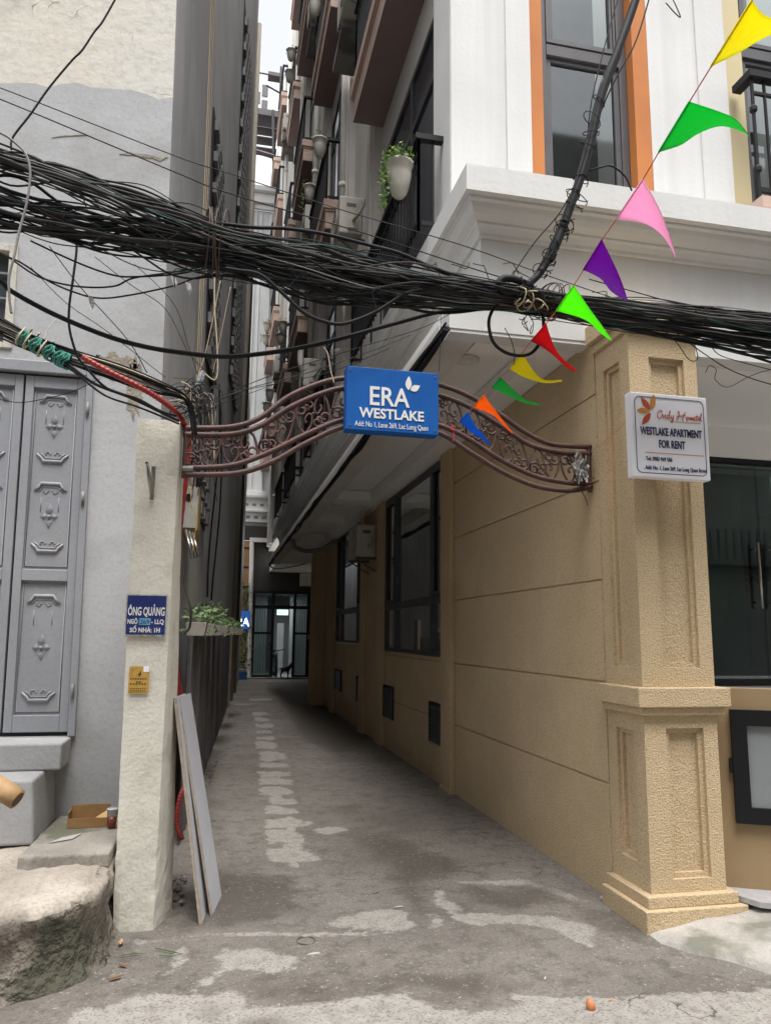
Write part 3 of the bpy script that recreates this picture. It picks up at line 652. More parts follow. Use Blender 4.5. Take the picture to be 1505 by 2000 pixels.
# vents
def vent(y0, y1, z0, z1):
    q = MB(); q.box(XG-.012, XG+.01, y0, y1, z0, z1); f = q.build('vent_grille', m_black, apt)
    s = MB(); n = 9
    for k in range(n):
        z = z0+.025+(z1-z0-.05)*k/n; s.add([(XG-.032, y0+.02, z), (XG-.032, y1-.02, z), (XG-.013, y1-.02, z+.03), (XG-.013, y0+.02, z+.03), (XG-.032, y0+.02, z-.006), (XG-.032, y1-.02, z-.006)], [(0, 1, 2, 3), (4, 5, 1, 0), (3, 2, 5, 4)])
    s.box(XG-.036, XG-.013, y0, y0+.018, z0, z1); s.box(XG-.036, XG-.013, y1-.018, y1, z0, z1)
    s.build('louvre', m_frame, f)
for y0, y1, z0, z1 in ((7.88, 8.39, .40, .83), (10.24, 10.8, .42, .86), (12.62, 12.97, .45, .87), (14.68, 15.38, .48, .88)): vent(y0, y1, z0, z1)
# rooms behind the glass
pb('interior_room', m_floor_in, [(5.6, 5.65, 7.3, 15.9, 1.1, 3.6), (XG+.26, 5.6, 7.3, 7.35, 1.1, 3.6), (XG+.26, 5.6, 15.85, 15.9, 1.1, 3.6), (XG+.26, 5.6, 7.35, 15.85, 1.1, 1.15), (XG+.26, 5.6, 7.35, 15.85, 3.55, 3.6)])
m_lamp = ME('room_lamp', (1, .97, .9), 40)
for b_ in ((3.24, 3.42, 12.95, 13.2, 3.51, 3.54), (4.3, 4.48, 9.6, 9.78, 3.51, 3.54)): pb('ceiling_lamp', m_lamp, [b_])
pb('cabinet', M('cabinet_brown', (.16, .11, .07), None, rough=.6), [(2.75, 3.0, 8.55, 8.85, 1.155, 2.35)])
# ---- soffit
pb('soffit', m_soffit, [(1.63, 2.33, 4.63, 4.86, ZS, ZS+.14), (2.14, 2.376, 4.86, 10.86, ZS, ZS+.14), (1.38, 1.62, 4.63, 10.86, ZS, ZS+.14), (1.38, 2.375, 10.86, 11.3, ZS, ZS+.14), (1.38, 1.62, 11.3, 21.4, ZS, ZS+.14), (2.14, 2.375, 11.3, 15.9, ZS, ZS+.14), (1.62, 2.375, 15.9, 21.4, ZS, ZS+.14),
   (1.40, 2.379, 4.63, 21.38, ZS+.15, ZS+.2)])
pb('floor_slab', m_soffit, [(1.76, 9.0, 4.63, 28.3, 3.79, 3.95), (2.40, 3.6, 18.35, 21.4, ZS, ZS+.25)])
pb('rear_wall', m_tan, [(3.35, 3.6, 18.36, 27.5, -.05, ZS)])
pb('soffit_collar', m_soffit, [(2.331, 2.379, 4.64, 4.859, ZS+.001, ZS+.14)])
pb('soffit_beam', m_soffit, [(1.623, 2.139, 13.3, 13.6, ZS+.002, ZS+.149)])
# entrance ceiling on the street side
pb('entrance_ceiling', m_soffit, [(2.64, 9, 4.702, 6.6, 3.52, 3.6), (3.05, 9, 4.625, 4.7, 3.50, 3.60)])
q = MB(); q.lathe((1.79, 5.33, ZS+.142), [(.0, .0), (.07, .0), (.085, -.012), (.1, -.012), (.1, .005)], 24); dl = q.build('downlight', m_white, apt, smooth=True)
q = MB(); q.lathe((1.85, 12.2, ZS+.142), [(.0, .0), (.07, .0), (.085, -.012), (.1, -.012), (.1, .005)], 24); q.build('downlight', m_white, apt, smooth=True)
# ---- box walls above the ground floor + lower band
pb('overhang_wall', m_white, [(1.60, 9.2, 4.45, 4.62, 3.672, 4.272)])
pb('overhang_beam', m_white, [(1.39, 3.04, 4.456, 4.6, 3.505, 3.529)])
q = MB(); q.box(1.60, 1.75, 4.62, 21.5, ZS+.21, 4.272); q.build('overhang_side', m_white_alley, apt)
pb('lower_band', m_white_alley, [(1.355, 1.599, 4.60, 21.5, 3.50, 3.528), (1.36, 1.599, 4.622, 21.5, 3.53, 3.62), (1.42, 1.599, 4.622, 21.5, 3.62, 3.66)], bevel=.004)
pb('front_band', m_white, [(1.38, 3.04, 4.449, 4.62, 3.53, 3.671), (3.045, 9.2, 4.449, 4.62, 3.50, 3.671)])
# ---- cornice: profile swept along street front and alley side with a mitred corner
def cornice():
    prof = [(0, 4.18), (.03, 4.18), (.03, 4.205), (.055, 4.235), (.075, 4.245), (.075, 4.262), (.10, 4.27), (.13, 4.285), (.155, 4.31), (.17, 4.34), (.20, 4.345), (.20, 4.362), (.25, 4.362), (.25, 4.54), (-.52, 4.541)]
    vs = []; k = .72
    for o, z in prof:
        e = 1.0 if o >= 0 else .1
        vs += [(9.2, 4.448-o, z), (1.599-o*k*e, 4.448-o, z), (1.599-o*k*e, 21.5+o*.6*e, z), (2.37, 21.5+o*.6*e, z)]
    n = len(prof); fs = [(i*4+a, i*4+a+1, (i+1)*4+a+1, (i+1)*4+a) for i in range(n-1) for a in range(3)]
    q = MB(); q.add(vs, fs); q.build('cornice', m_white, apt)
    q = MB(); q.box(1.45, 9.2, 4.3, 4.96, 4.5, 4.538); q.build('cornice_top', m_white, apt)
cornice()
pb('end_cap', m_white_alley, [(1.755, 2.37, 21.3, 21.45, ZS+.21, 4.40)])
# ---- upper floors
UY = 4.9; XW = 1.68; TOP = 22.0
pb('upper_alley_wall', m_white_alley, [(XW, 1.9, 5.36, 9.4, 4.542, 12.4), (XW, 1.9, 9.4, 13.9, 4.542, 16.2), (XW, 1.9, 13.9, 28.5, 4.542, TOP)])
def top_at(y): return 12.4 if y < 9.4 else 16.2 if y < 13.9 else TOP  # unseen wall tops cut in steps so more skylight reaches the lane
pb('upper_corner', m_white, [(1.53, 1.80, UY, 5.35, 4.542, 9.5), (1.80, 1.985, UY+.06, 5.30, 4.542, 9.5), (1.985, 2.185, UY, 5.30, 4.542, 9.5), (1.60, 1.9, 5.0, 5.36, 9.5, 12.4), (1.535, 1.56, UY-.012, UY-.001, 4.542, 9.5)])
q = MB()   # coved recess
q.add([(1.80+.185*i/10, UY+.058+.0*i-(.035*math.cos(math.pi*i/10)**2 if True else 0), z) for z in (4.543, 9.5) for i in range(11)], [(i, i+1, 12+i, 11+i) for i in range(10)]); q.build('coved_recess', m_white, apt, smooth=True)
# window with orange reveals
pb('orange_reveal', m_orange, [(2.186, 2.30, UY+.03, UY+.35, 4.542, 9.5), (3.075, 3.21, UY+.004, UY+.35, 4.542, 9.5)])
def street_window(x0, x1, z0, zt, z1, y):
    q = MB(); f = .065
    q.box(x0, x0+f, y, y+.08, z0, z1); q.box(x1-f, x1, y, y+.08, z0, z1); q.box(x0+f, x1-f, y+.001, y+.08, z0, z0+.07); q.box(x0+f, x1-f, y+.001, y+.08, z1-f, z1)
    q.box(x0+f, x1-f, y-.006, y+.08, zt-.08, zt+.02)
    w = q.build('window', m_gframe, apt, bevel=.004)
    s = MB()
    for a in (.0, .022, .044): 
        b = a+.019; e = -.012+a*.5
        X0, X1, Z0, Z1 = x0+f+a, x1-f-a, zt+.03+a, z1-f-a
        s.box(X0, X0+.02, y+e, y+.06, Z0, Z1); s.box(X1-.02, X1, y+e, y+.06, Z0, Z1); s.box(X0+.02, X1-.02, y+e, y+.06, Z0, Z0+.02); s.box(X0+.02, X1-.02, y+e, y+.06, Z1-.02, Z1)
    s.build('sash', m_gframe, w, bevel=.002)
    s = MB(); a = .02; X0, X1, Z0, Z1 = x0+f, x1-f, z0+.07, zt-.08
    s.box(X0, X0+.045, y+.018, y+.06, Z0, Z1); s.box(X1-.045, X1, y+.018, y+.06, Z0, Z1); s.box(X0+.045, X1-.045, y+.018, y+.06, Z0, Z0+.03); s.box(X0+.045, X1-.045, y+.018, y+.06, Z1-.04, Z1)
    s.build('sash', m_gframe, w, bevel=.002)
    for za, zb in ((z0+.07, zt-.08), (zt+.02, z1-f)):
        p = MB(); p.add([(x0+f, y+.04, za), (x1-f, y+.04, za), (x1-f, y+.04, zb), (x0+f, y+.04, zb)], [(0, 1, 2, 3)]); p.build('pane', m_glass_up, w)
    pb('room_backing', M('dim_room', (.22, .24, .24), (.13, .14, .15), 2.5, rough=.9), [(x0-.05, x1+.05, y+.6, y+.65, z0-.1, z1)])
street_window(2.302, 3.073, 4.56, 6.25, 8.3, UY+.10)
pb('upper_street_wall', m_white, [(3.212, 3.34, UY+.002, UY+.3, 4.542, 9.5), (3.34, 3.66, UY+.06, UY+.3, 4.542, 9.5), (3.66, 3.93, UY-.01, UY+.3, 4.542, 9.5), (4.75, 9.2, UY+.02, UY+.3, 4.542, 9.5), (2.0, 9, UY+1.2, UY+1.3, 4.542, 9.5)])
q = MB(); q.add([(3.34+.32*i/12, UY+.058-.05*math.cos(math.pi*i/12)**2, z) for z in (4.543, 9.5) for i in range(13)], [(i, i+1, 14+i, 13+i) for i in range(12)]); q.build('coved_recess', m_white, apt, smooth=True)
pb('yellow_reveal', m_yellow, [(3.932, 4.13, UY+.04, UY+.3, 4.542, 9.5)])
street_window(4.132, 4.748, 4.9, 6.6, 8.3, UY+.12)
def railing(y0, y1, x0, x1, zb, zt, axis='y', post_step=.11, name='railing', caps=True, parent=None, ends=True):
    """balcony guard: top rail, bottom rail, bars; along y at x0 with end returns to x1, or along x at y0"""
    q = MB()
    if axis == 'y':
        q.box(x0-.03, x0+.03, y0-.03, y1+.03, zt-.045, zt); q.box(x0-.015, x0+.015, y0, y1, zb+.05, zb+.085); q.box(x0-.012, x0+.012, y0, y1, zt-.17, zt-.145)
        n = max(2, int((y1-y0)/post_step))
        for k in range(n+1): y = y0+(y1-y0)*k/n; q.box(x0-.009, x0+.009, y-.009, y+.009, zb, zt-.045)
        for y in ((y0, y1) if ends else ()):
            q.box(x0+.031, x1, y-.03, y+.03, zt-.045, zt); q.box(x0+.02, x1, y-.012, y+.012, zb+.05, zb+.085)
            m = max(2, int((x1-x0)/post_step))
            for k in range(m+1): x = x0+(x1-x0)*k/m; q.box(x-.009, x+.009, y-.009, y+.009, zb, zt-.045)
    else:
        q.box(x0-.04, x1, y0-.04, y0+.04, zt-.06, zt); q.box(x0, x1, y0-.012, y0+.012, zt-.2, zt-.175); q.box(x0, x1, y0-.014, y0+.014, zb+.06, zb+.1)
        q.box(x0-.04, x0+.04, y0+.041, y1, zt-.06, zt)
        n = int((x1-x0)/post_step)
        for k in range(n+1): x = x0+(x1-x0)*k/n; q.box(x-.009, x+.009, y0-.009, y0+.009, zb, zt-.06)
        for x in (x0+.0,): 
            q.lathe((x, y0, zb), [(.014, 0), (.014, .22), (.03, .24), (.03, .27), (.014, .29), (.014, .75), (.03, .77), (.03, .80), (.014, .82), (.014, zt-zb-.06)], 10)
    return q.build(name, m_black, parent or apt)
railing(4.72, UY, 4.02, 5.6, 4.98, 6.10, axis='x')
pb('balcony', m_pink, [(3.99, 5.7, 4.66, 4.895, 4.88, 4.975)])
# ---- alley balconies, windows and pilasters floor by floor
BAYS = [(5.05, 8.12), (10.5, 12.9), (14.55, 17.0), (17.75, 19.8), (23.0, 25.3), (26.6, 28.4)]
UND = [7.63, 11.45, 15.35, 19.1]
XO = 1.278
def balcony(y0, y1, zu):
    q = MB(); q.box(XO+.035, XW-.001, y0+.035, y1-.035, zu, zu+.27); s = q.build('balcony', m_pink, apt, bevel=.004)
    q = MB(); q.box(XO+.02, XW-.001, y0+.02, y1-.02, zu+.271, zu+.31); q.box(XO, XW-.001, y0, y1, zu+.311, zu+.46); q.build('edge_moulding', m_pink, s, bevel=.006)
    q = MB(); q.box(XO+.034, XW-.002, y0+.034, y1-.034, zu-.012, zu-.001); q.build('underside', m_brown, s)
    railing(y0+.06, y1-.06, XO+.05, XW-.002, zu+.461, zu+1.51, parent=s)
for zu in UND:
    for y0, y1 in BAYS:
        if zu < top_at(y0)-.5: balcony(y0, y1, zu)
railing(5.10, 8.05, 1.34, XW-.002, 4.56, 5.36); railing(10.5, 12.9, 1.34, XW-.002, 4.56, 5.36); railing(14.5, 17.0, 1.34, XW-.002, 4.56, 5.36); railing(17.7, 19.9, 1.34, XW-.002, 4.56, 5.36)
for fz0, fz1 in [(4.56, 7.05)]+[(u+.50, u+3.2) for u in UND]:
    for y0, y1 in BAYS:
        if fz1 > top_at(y0)+.05: continue
        a, b = y0+.25, y1-.32
        q = MB(); xa, xb = XW-.035, XW-.001
        for m0, m1 in ((a, a+.07), (b-.07, b), ((a+b)/2-.045, (a+b)/2+.045)): q.box(xa, xb, m0, m1, fz0, fz1)
        q.box(xa+.001, xb, a+.07, b-.07, fz1-.07, fz1); q.box(xa+.001, xb, a+.07, b-.07, fz0+.0, fz0+.08); q.box(xa+.0015, xb, a+.07, b-.07, fz1-.62, fz1-.55)
        w = q.build('window', m_frame, apt)
        p = MB(); p.box(XW-.012, XW-.003, a+.07, b-.07, fz0+.08, fz1-.07)
        p.build('pane', M('upper_alley_pane', (.030, .034, .045), (.045, .05, .06), 1, rough=.12), w)
for a, b in zip(BAYS[:-1], BAYS[1:]):
    y0, y1 = a[1]+.02, b[0]-.02
    w_ = min(.42, (y1-y0)*.3)
    for s0, s1 in ((y0, y0+w_), (y1-w_, y1)):
        T_ = top_at(s0); q = MB(); q.box(XW-.10, XW-.001, s0, s1, 4.56, T_); q.box(XW-.13, XW-.101, s0+.08, s1-.08, 4.56, T_)
        q.build('alley_pilaster', m_white_alley, apt)
# ================================================================== corner pillar (part of the building)
PX0, PX1, PY0, PY1 = 2.385, 2.852, 4.0, 4.415
def pillar():
    q = MB(); d1, d2 = .022, .040
    def zr(a, b): return a.z, b.z
    fr = []   # panels on the front: x0,x1,z0,z1 ; on the side: y0,y1,z0,z1
    FU = (2.52, 2.765, 1.385, 3.27); FL = (2.522, 2.762, .235, 1.045)
    a, b = W(1206, 1500, X=PX0), W(1240, 1500, X=PX0); sy1, sy0 = a.y, b.y
    SU = (sy0-.0, sy1, 1.385, 3.27); SL = (sy0, sy1, .30, 1.02)
    # core set back behind both faces, then stiles and rails proud of it
    c = .045; q.box(PX0+c, PX1, PY0+c, PY1, -.05, 3.53)
    # front skin
    def skin_front(x0, x1, panels, z0, z1):
        xa, xb = panels[0][0], panels[0][1]
        q.box(x0, xa, PY0, PY0+c, z0, z1); q.box(xb, x1, PY0, PY0+c, z0, z1)
        zs = [z0]
        for p in panels: zs += [p[2], p[3]]
        zs.append(z1)
        for k in range(0, len(zs), 2): q.box(xa, xb, PY0, PY0+c, zs[k], zs[k+1])
        for p in panels:                                         # inner step of each panel
            w_ = .028
            q.box(p[0], p[0]+w_, PY0+d1, PY0+c, p[2], p[3]); q.box(p[1]-w_, p[1], PY0+d1, PY0+c, p[2], p[3])
            q.box(p[0]+w_, p[1]-w_, PY0+d1, PY0+c, p[2], p[2]+w_); q.box(p[0]+w_, p[1]-w_, PY0+d1, PY0+c, p[3]-w_, p[3])
    skin_front(PX0, PX1, [FL, FU], -.05, 3.53)
    ya, yb = SU[0], SU[1]; y0 = PY0+c
    q.box(PX0, PX0+c, y0, ya, -.05, 3.53); q.box(PX0, PX0+c, yb, PY1, -.05, 3.53)
    for z0, z1 in ((-.05, SL[2]), (SL[3], SU[2]), (SU[3], 3.53)): q.box(PX0, PX0+c, ya, yb, z0, z1)
    for p in (SL, SU):
        w_ = .026
        q.box(PX0+d1, PX0+c, p[0], p[0]+w_, p[2], p[3]); q.box(PX0+d1, PX0+c, p[1]-w_, p[1], p[2], p[3])
        q.box(PX0+d1, PX0+c, p[0]+w_, p[1]-w_, p[2], p[2]+w_); q.box(PX0+d1, PX0+c, p[0]+w_, p[1]-w_, p[3]-w_, p[3])
    q.build('corner_pillar', m_tan, apt)
    def ring(z0, z1, o, name):
        b = MB(); b.box(PX0-o, PX1+o, PY0-o, PY1-.002, z0, z1); return b.build(name, m_tan, apt, bevel=.006)
    ring(-.05, .105, .078, 'pillar_base'); ring(.105, .165, .045, 'pillar_base_step'); ring(1.165, 1.275, .06, 'pillar_ledge'); ring(1.12, 1.165, .035, 'pillar_ledge_moulding')
    ring(3.42, 3.475, .03, 'capital_moulding'); ring(3.475, 3.60, .07, 'capital')
pillar()
# low side wall and raised entrance behind the pillar
def entrance():
    p1, p2 = Vector((2.96, 4.107, 0)), Vector((3.142, 4.013, 0)); d = (p2-p1).normalized(); n = Vector((-d.y, d.x, 0))*1
    if n.y > 0: n = -n
    s = p1-d*.11; q = MB(); zt = 1.262
    q.obox(s, d, -n, Vector((0, 0, 1)), 0, 1.2, 0, .12, 0, zt); m_tan2 = M('smooth_ochre', (.32, .225, .12), (.27, .19, .1), 2, rough=.7)
    wl = q.build('entrance_parapet', m_tan2, apt)
    b0 = .155; q = MB()
    for a0, a1, c0, c1 in ((b0, b0+.085, .50, 1.14), (b0+.085, b0+.7, 1.05, 1.14), (b0+.085, b0+.7, .50, .59)): q.obox(s, d, n, Vector((0, 0, 1)), a0, a1, .001, .035, c0, c1)
    f = q.build('service_hatch_frame', m_black, wl)
    q = MB(); q.obox(s, d, n, Vector((0, 0, 1)), b0+.085, b0+.7, .001, .012, .59, 1.05); q.build('hatch_panel', M('hatch_grey', (.24, .26, .27), (.2, .22, .22), 1, rough=.35), f)
    q = MB(); q.obox(s, d, n, Vector((0, 0, 1)), b0-.018, b0-.001, .001, .03, .78, .86); q.build('latch', m_black, f)
    pb('entrance_floor', m_floor_in, [(2.95, 9, 4.45, 6.1, 1.05, 1.14)])
    q = MB(); q.prism([(2.87, 4.07, .11), (2.93, 4.15, .11), (3.0, 4.10, .11), (3.6, 3.80, .11), (3.6, 3.45, .11), (2.95, 3.86, .11)], (0, 0, .03)); q.build('granite_threshold', M('granite', (.40, .40, .42), (.33, .33, .34), 30, rough=.35, speck=.2, speck_sc=300), apt)
    Y = 6.1; zt_ = 3.19
    q = MB(); q.box(2.6, 9, Y-.03, Y+.05, zt_, zt_+.045); q.box(2.6, 9, Y-.03, Y+.05, 1.141, 1.20); q.box(2.86, 2.92, Y-.03, Y+.05, 1.2, zt_); q.build('door_track', m_black, apt)
    pb('entrance_beam', m_soffit, [(2.6, 9, Y-.06, Y+.15, zt_+.046, 3.519)])
    seams = [2.93, W(1480, 1000, Y=Y).x, W(1480, 1000, Y=Y).x+.75, 6.6, 9]
    for k in range(len(seams)-1):
        g = MB(); g.box(seams[k]+.004, seams[k+1]-.004, Y, Y+.012, 1.2, zt_); dr = g.build('glass_door', m_glass_door, apt)
        if k in (0, 1):
            for hx in ((seams[k+1]-.075,) if k == 0 else (seams[k]+.075,)):
                h = MB(); z0, z1 = 1.83, 2.44
                for yy in (Y-.06, Y+.09): h.cyl((hx, yy, z0), (hx, yy, z1), .014, 10)
                for z in (z0+.06, z1-.06): h.cyl((hx, Y-.06, z), (hx, Y+.09, z), .008, 8)
                h.build('bar_handle', m_steel, dr, smooth=True)
    pb('lobby', M('lobby_green_grey', (.30, .32, .30), (.22, .24, .23), .6, rough=.6), [(2.70, 9, 10.2, 10.3, 1.1, 3.6), (2.64, 2.7, 6.16, 10.3, 1.1, 3.6), (2.7, 9, 6.15, 10.2, 1.05, 1.1), (2.7, 9, 6.26, 10.2, 3.5, 3.56), (9, 9.1, 4.5, 10.3, 0, 3.6)])
    a, b = W(1385, 1142, X=6.5), W(1520, 1126, X=6.5)
    pb('reflected_transom_bar', m_black, [(6.4, 6.5, min(a.y, 10), 6.4, a.z-.03, a.z+.03)])  # added bar imitating the transom line mirrored in the glass
    q = MB(); q.box(2.95, 9.1, 6.3, 9.8, 1.1, 1.16); 
    pb('reception_counter', M('counter_dark', (.03, .035, .035), None, rough=.5), [(3.6, 5.6, 7.6, 8.2, 1.1, 1.85)])
    pb('corner_return', m_tan2, [(2.64, 2.90, 4.42, 6.04, -.05, 3.505)])
entrance()
# ================================================================== air conditioners
def make_ac():
    t = thing('air_conditioner', 'x', 'air conditioner'); q = MB(); L, D, H = .80, .30, .54
    q.box(-D/2, D/2, -L/2, L/2, .04, H); b = q.build('casing', m_ac, t, bevel=.018, seg=3)
    q = MB(); cy, cz = -.08, .29
    for r in (.21, .175, .14, .105, .07, .035): q.tube([(-D/2-.012, cy+r*math.cos(a), cz+r*math.sin(a)) for a in [i*math.pi/12 for i in range(24)]], .004, 4, closed=True)
    for k in range(8): a = k*math.pi/8; q.tube([(-D/2-.012, cy-.21*math.cos(a), cz-.21*math.sin(a)), (-D/2-.012, cy+.21*math.cos(a), cz+.21*math.sin(a))], .003, 4)
    q.lathe((0, 0, 0), [(0, 0), (0, 0)], 3); q.build('fan_grille', m_ac, t)
    q = MB(); q.tube([(-D/2-.003, cy, cz), (-D/2-.0005, cy, cz)], .205, 24); q.build('fan_opening', m_acd, t)
    q = MB(); q.box(-.06, .06, -L/2-.002, -L/2+.01, .40, .45); q.build('handle_recess', m_acd, t)
    q = MB(); q.box(-.05, .08, -L/2-.03, -L/2-.001, .10, .25); q.build('valve_cover', m_ac, t, bevel=.006)
    for s in (-1, 1):
        q = MB(); q.box(-D/2, D/2+.12, s*.28-.02, s*.28+.02, .0, .039); q.tube([(D/2+.1, s*.28, -.22), (-D/2+.03, s*.28, 0)], .012, 5); q.build('bracket', m_acd, t)
    q = MB(); q.tube(smooth_path([(.02, -L/2-.02, .2), (.05, -L/2-.09, .22), (.12, -L/2-.1, .35), (.16, -L/2-.05, .5), (.24, -.2, .62)], 6), .022, 8); q.build('insulated_pipe', M('pipe_wrap', (.38, .35, .30), (.28, .26, .22), 20, rough=.8), t, smooth=True)
    return t
AC0 = make_ac(); used = [False]
def ac(x, y, z, label):
    if not used[0]: o = AC0; used[0] = True; o.location = (x, y, z); o['label'] = label; o['group'] = 'air conditioners on the apartment block'
    else: o = copy_tree(AC0, (x, y, z), label)
    return o
ac(2.20, 11.85, 2.72, 'dusty air conditioner under the low soffit above the lane')
LED = []
def ledge(y0, y1, z, x0=1.22):
    q = MB(); q.box(x0, XW-.002, y0, y1, z-.10, z-.002); q.build('concrete_ledge', m_conc, apt, bevel=.005)
for x, y, z, lab in ((1.40, 9.02, 6.45, 'air conditioner beside the lowest big balcony, above the cable bundle'), (1.42, 9.02, 9.95, 'air conditioner one floor up, between the first and second balconies'),
                     (1.40, 9.02, 14.10, 'topmost near air conditioner cut off by the top edge'), (1.40, 13.5, 9.0, 'small air conditioner behind the white hanging pot, second column of units'),
                     (1.40, 13.5, 13.9, 'small air conditioner high up, partly behind a round pot near the top'), (1.40, 12.9, 5.75, 'air conditioner seen under the cable bundle, above the iron arch'),
                     (1.40, 21.2, 8.9, 'distant air conditioner far along the upper alley wall'), (1.40, 21.2, 16.6, 'farthest high air conditioner near the sky')):
    ac(x, y, z, lab); ledge(y+.1, y+1.0, z-.02, 1.3)
# vent hose and drain pipes on the alley side (parts of the building)
q = MB(); q.tube(smooth_path([(1.50, 10.1, 7.0), (1.50, 9.9, 7.35), (1.52, 9.75, 7.55), (1.60, 9.7, 7.45), (1.66, 9.7, 7.2)], 8), .075, 10); q.build('vent_hose', m_ac, apt, smooth=True)
for y, x in ((10.2, 1.52), (13.9, 1.50), (17.35, 1.50), (21.9, 1.46)):
    q = MB(); q.tube([(x, y, 4.56), (x, y, top_at(y)-.3)], .055, 10)
    for z in np.arange(5.5, top_at(y)-1, 2.6): q.tube([(x, y, z), (x, y, z+.08)], .065, 10)
    q.build('drain_pipe', m_white_alley, apt, smooth=True)
q = MB(); q.tube(smooth_path([(1.30, 13.6, 6.9), (1.30, 13.6, 6.6), (1.36, 13.6, 6.3), (1.36, 13.6, 5.2)], 6), .06, 10); q.build('elbow_pipe', m_white_alley, apt, smooth=True)
# ================================================================== hanging pots
def foliage(mb, c, n, rx, rz, down, rng, size=.022):
    for i in range(n):
        a = rng.random()*6.28; r = rx*math.sqrt(rng.random()); h = rng.random()
        p = Vector((c.x+r*math.cos(a), c.y+r*math.sin(a), c.z+rz*(rng.random()**1.5)-(down*h if rng.random() < .45 else 0)))
        if p.z < c.z: p.x = c.x-abs(rx*(.7+.35*rng.random())); 
        u = Vector((rng.uniform(-1, 1), rng.uniform(-1, 1), rng.uniform(-.6, 1))).normalized(); v = u.orthogonal().normalized(); s = size*rng.uniform(.6, 1.3)
        mb.add([p, p+u*s*.5+v*s*.4, p+u*s*1.2, p+u*s*.5-v*s*.4], [(0, 1, 2, 3)])
def make_pot(k, loc, s, label, leaves, down, col_=None):
    rng = random.Random(k); t = thing('hanging_pot', label, 'plant pot', tuple(loc), 'plastic pots hooked on the balcony rails')
    q = MB(); q.lathe(loc, [(0, -.145*s), (.036*s, -.142*s), (.058*s, -.115*s), (.080*s, -.05*s), (.094*s, .03*s), (.103*s, .115*s), (.110*s, .118*s), (.111*s, .14*s), (.100*s, .14*s), (.094*s, .11*s), (0, .10*s)], 14)
    q.build('pot', m_pot, t, smooth=True)
    if leaves:
        f = MB(); foliage(f, Vector(loc)+Vector((-.02*s, -.03, .12*s)), leaves, .12*s, .10*s, down*s, rng, .03*s if s > .8 else .04); f.build('foliage', col_ or m_leaf, t)
    q = MB(); q.tube([Vector(loc)+Vector((.10*s, 0, .12*s)), Vector(loc)+Vector((.13*s, 0, .14*s)), Vector(loc)+Vector((.14*s, 0, .06*s))], .006, 5); q.build('hook', m_black, t)
for k, (px_, py_, X, s, lab, nl, dn) in enumerate([
        (779, 352, 1.20, 1.0, 'white half-basket pot with bright green trailing plant on the nearest balcony rail', 420, .42),
        (624, 290, 1.16, 1.05, 'large pale pot hanging at the second balcony column, dry vine trailing', 40, .3), (604, 378, 1.16, .95, 'pale pot with a small green tuft above the cable bundle', 70, .5),
        (615, 14, 1.16, 1.15, 'rounded pale pot at the very top edge of the photo', 30, .2), (568, 108, 1.16, 1.1, 'small pot against the bright sky, upper of two', 20, .1), (565, 150, 1.16, 1.1, 'small pot against the bright sky, lower of two', 40, .2),
        (552, 640, 1.16, 1.0, 'pot under the cable bundle, upper one beside the beige balcony', 50, .2), (548, 663, 1.16, 1.0, 'pot under the cable bundle, lower one beside the beige balcony', 50, .2),
        (521, 640, 1.16, 1.2, 'tiny far pot with wiry plant, uppermost over the white house', 60, .3), (518, 664, 1.16, 1.2, 'tiny far pot with wiry plant, second from the top over the white house', 60, .3),
        (527, 772, 1.16, 1.2, 'tiny far pot below the thick sagging cable', 30, .2), (521, 797, 1.16, 1.2, 'tiny far pot just above the iron arch', 40, .2)]):
    make_pot(40+k, W(px_, py_, X=X), s, lab, nl, dn, m_leaf if k in (0, 2) else m_leafd)
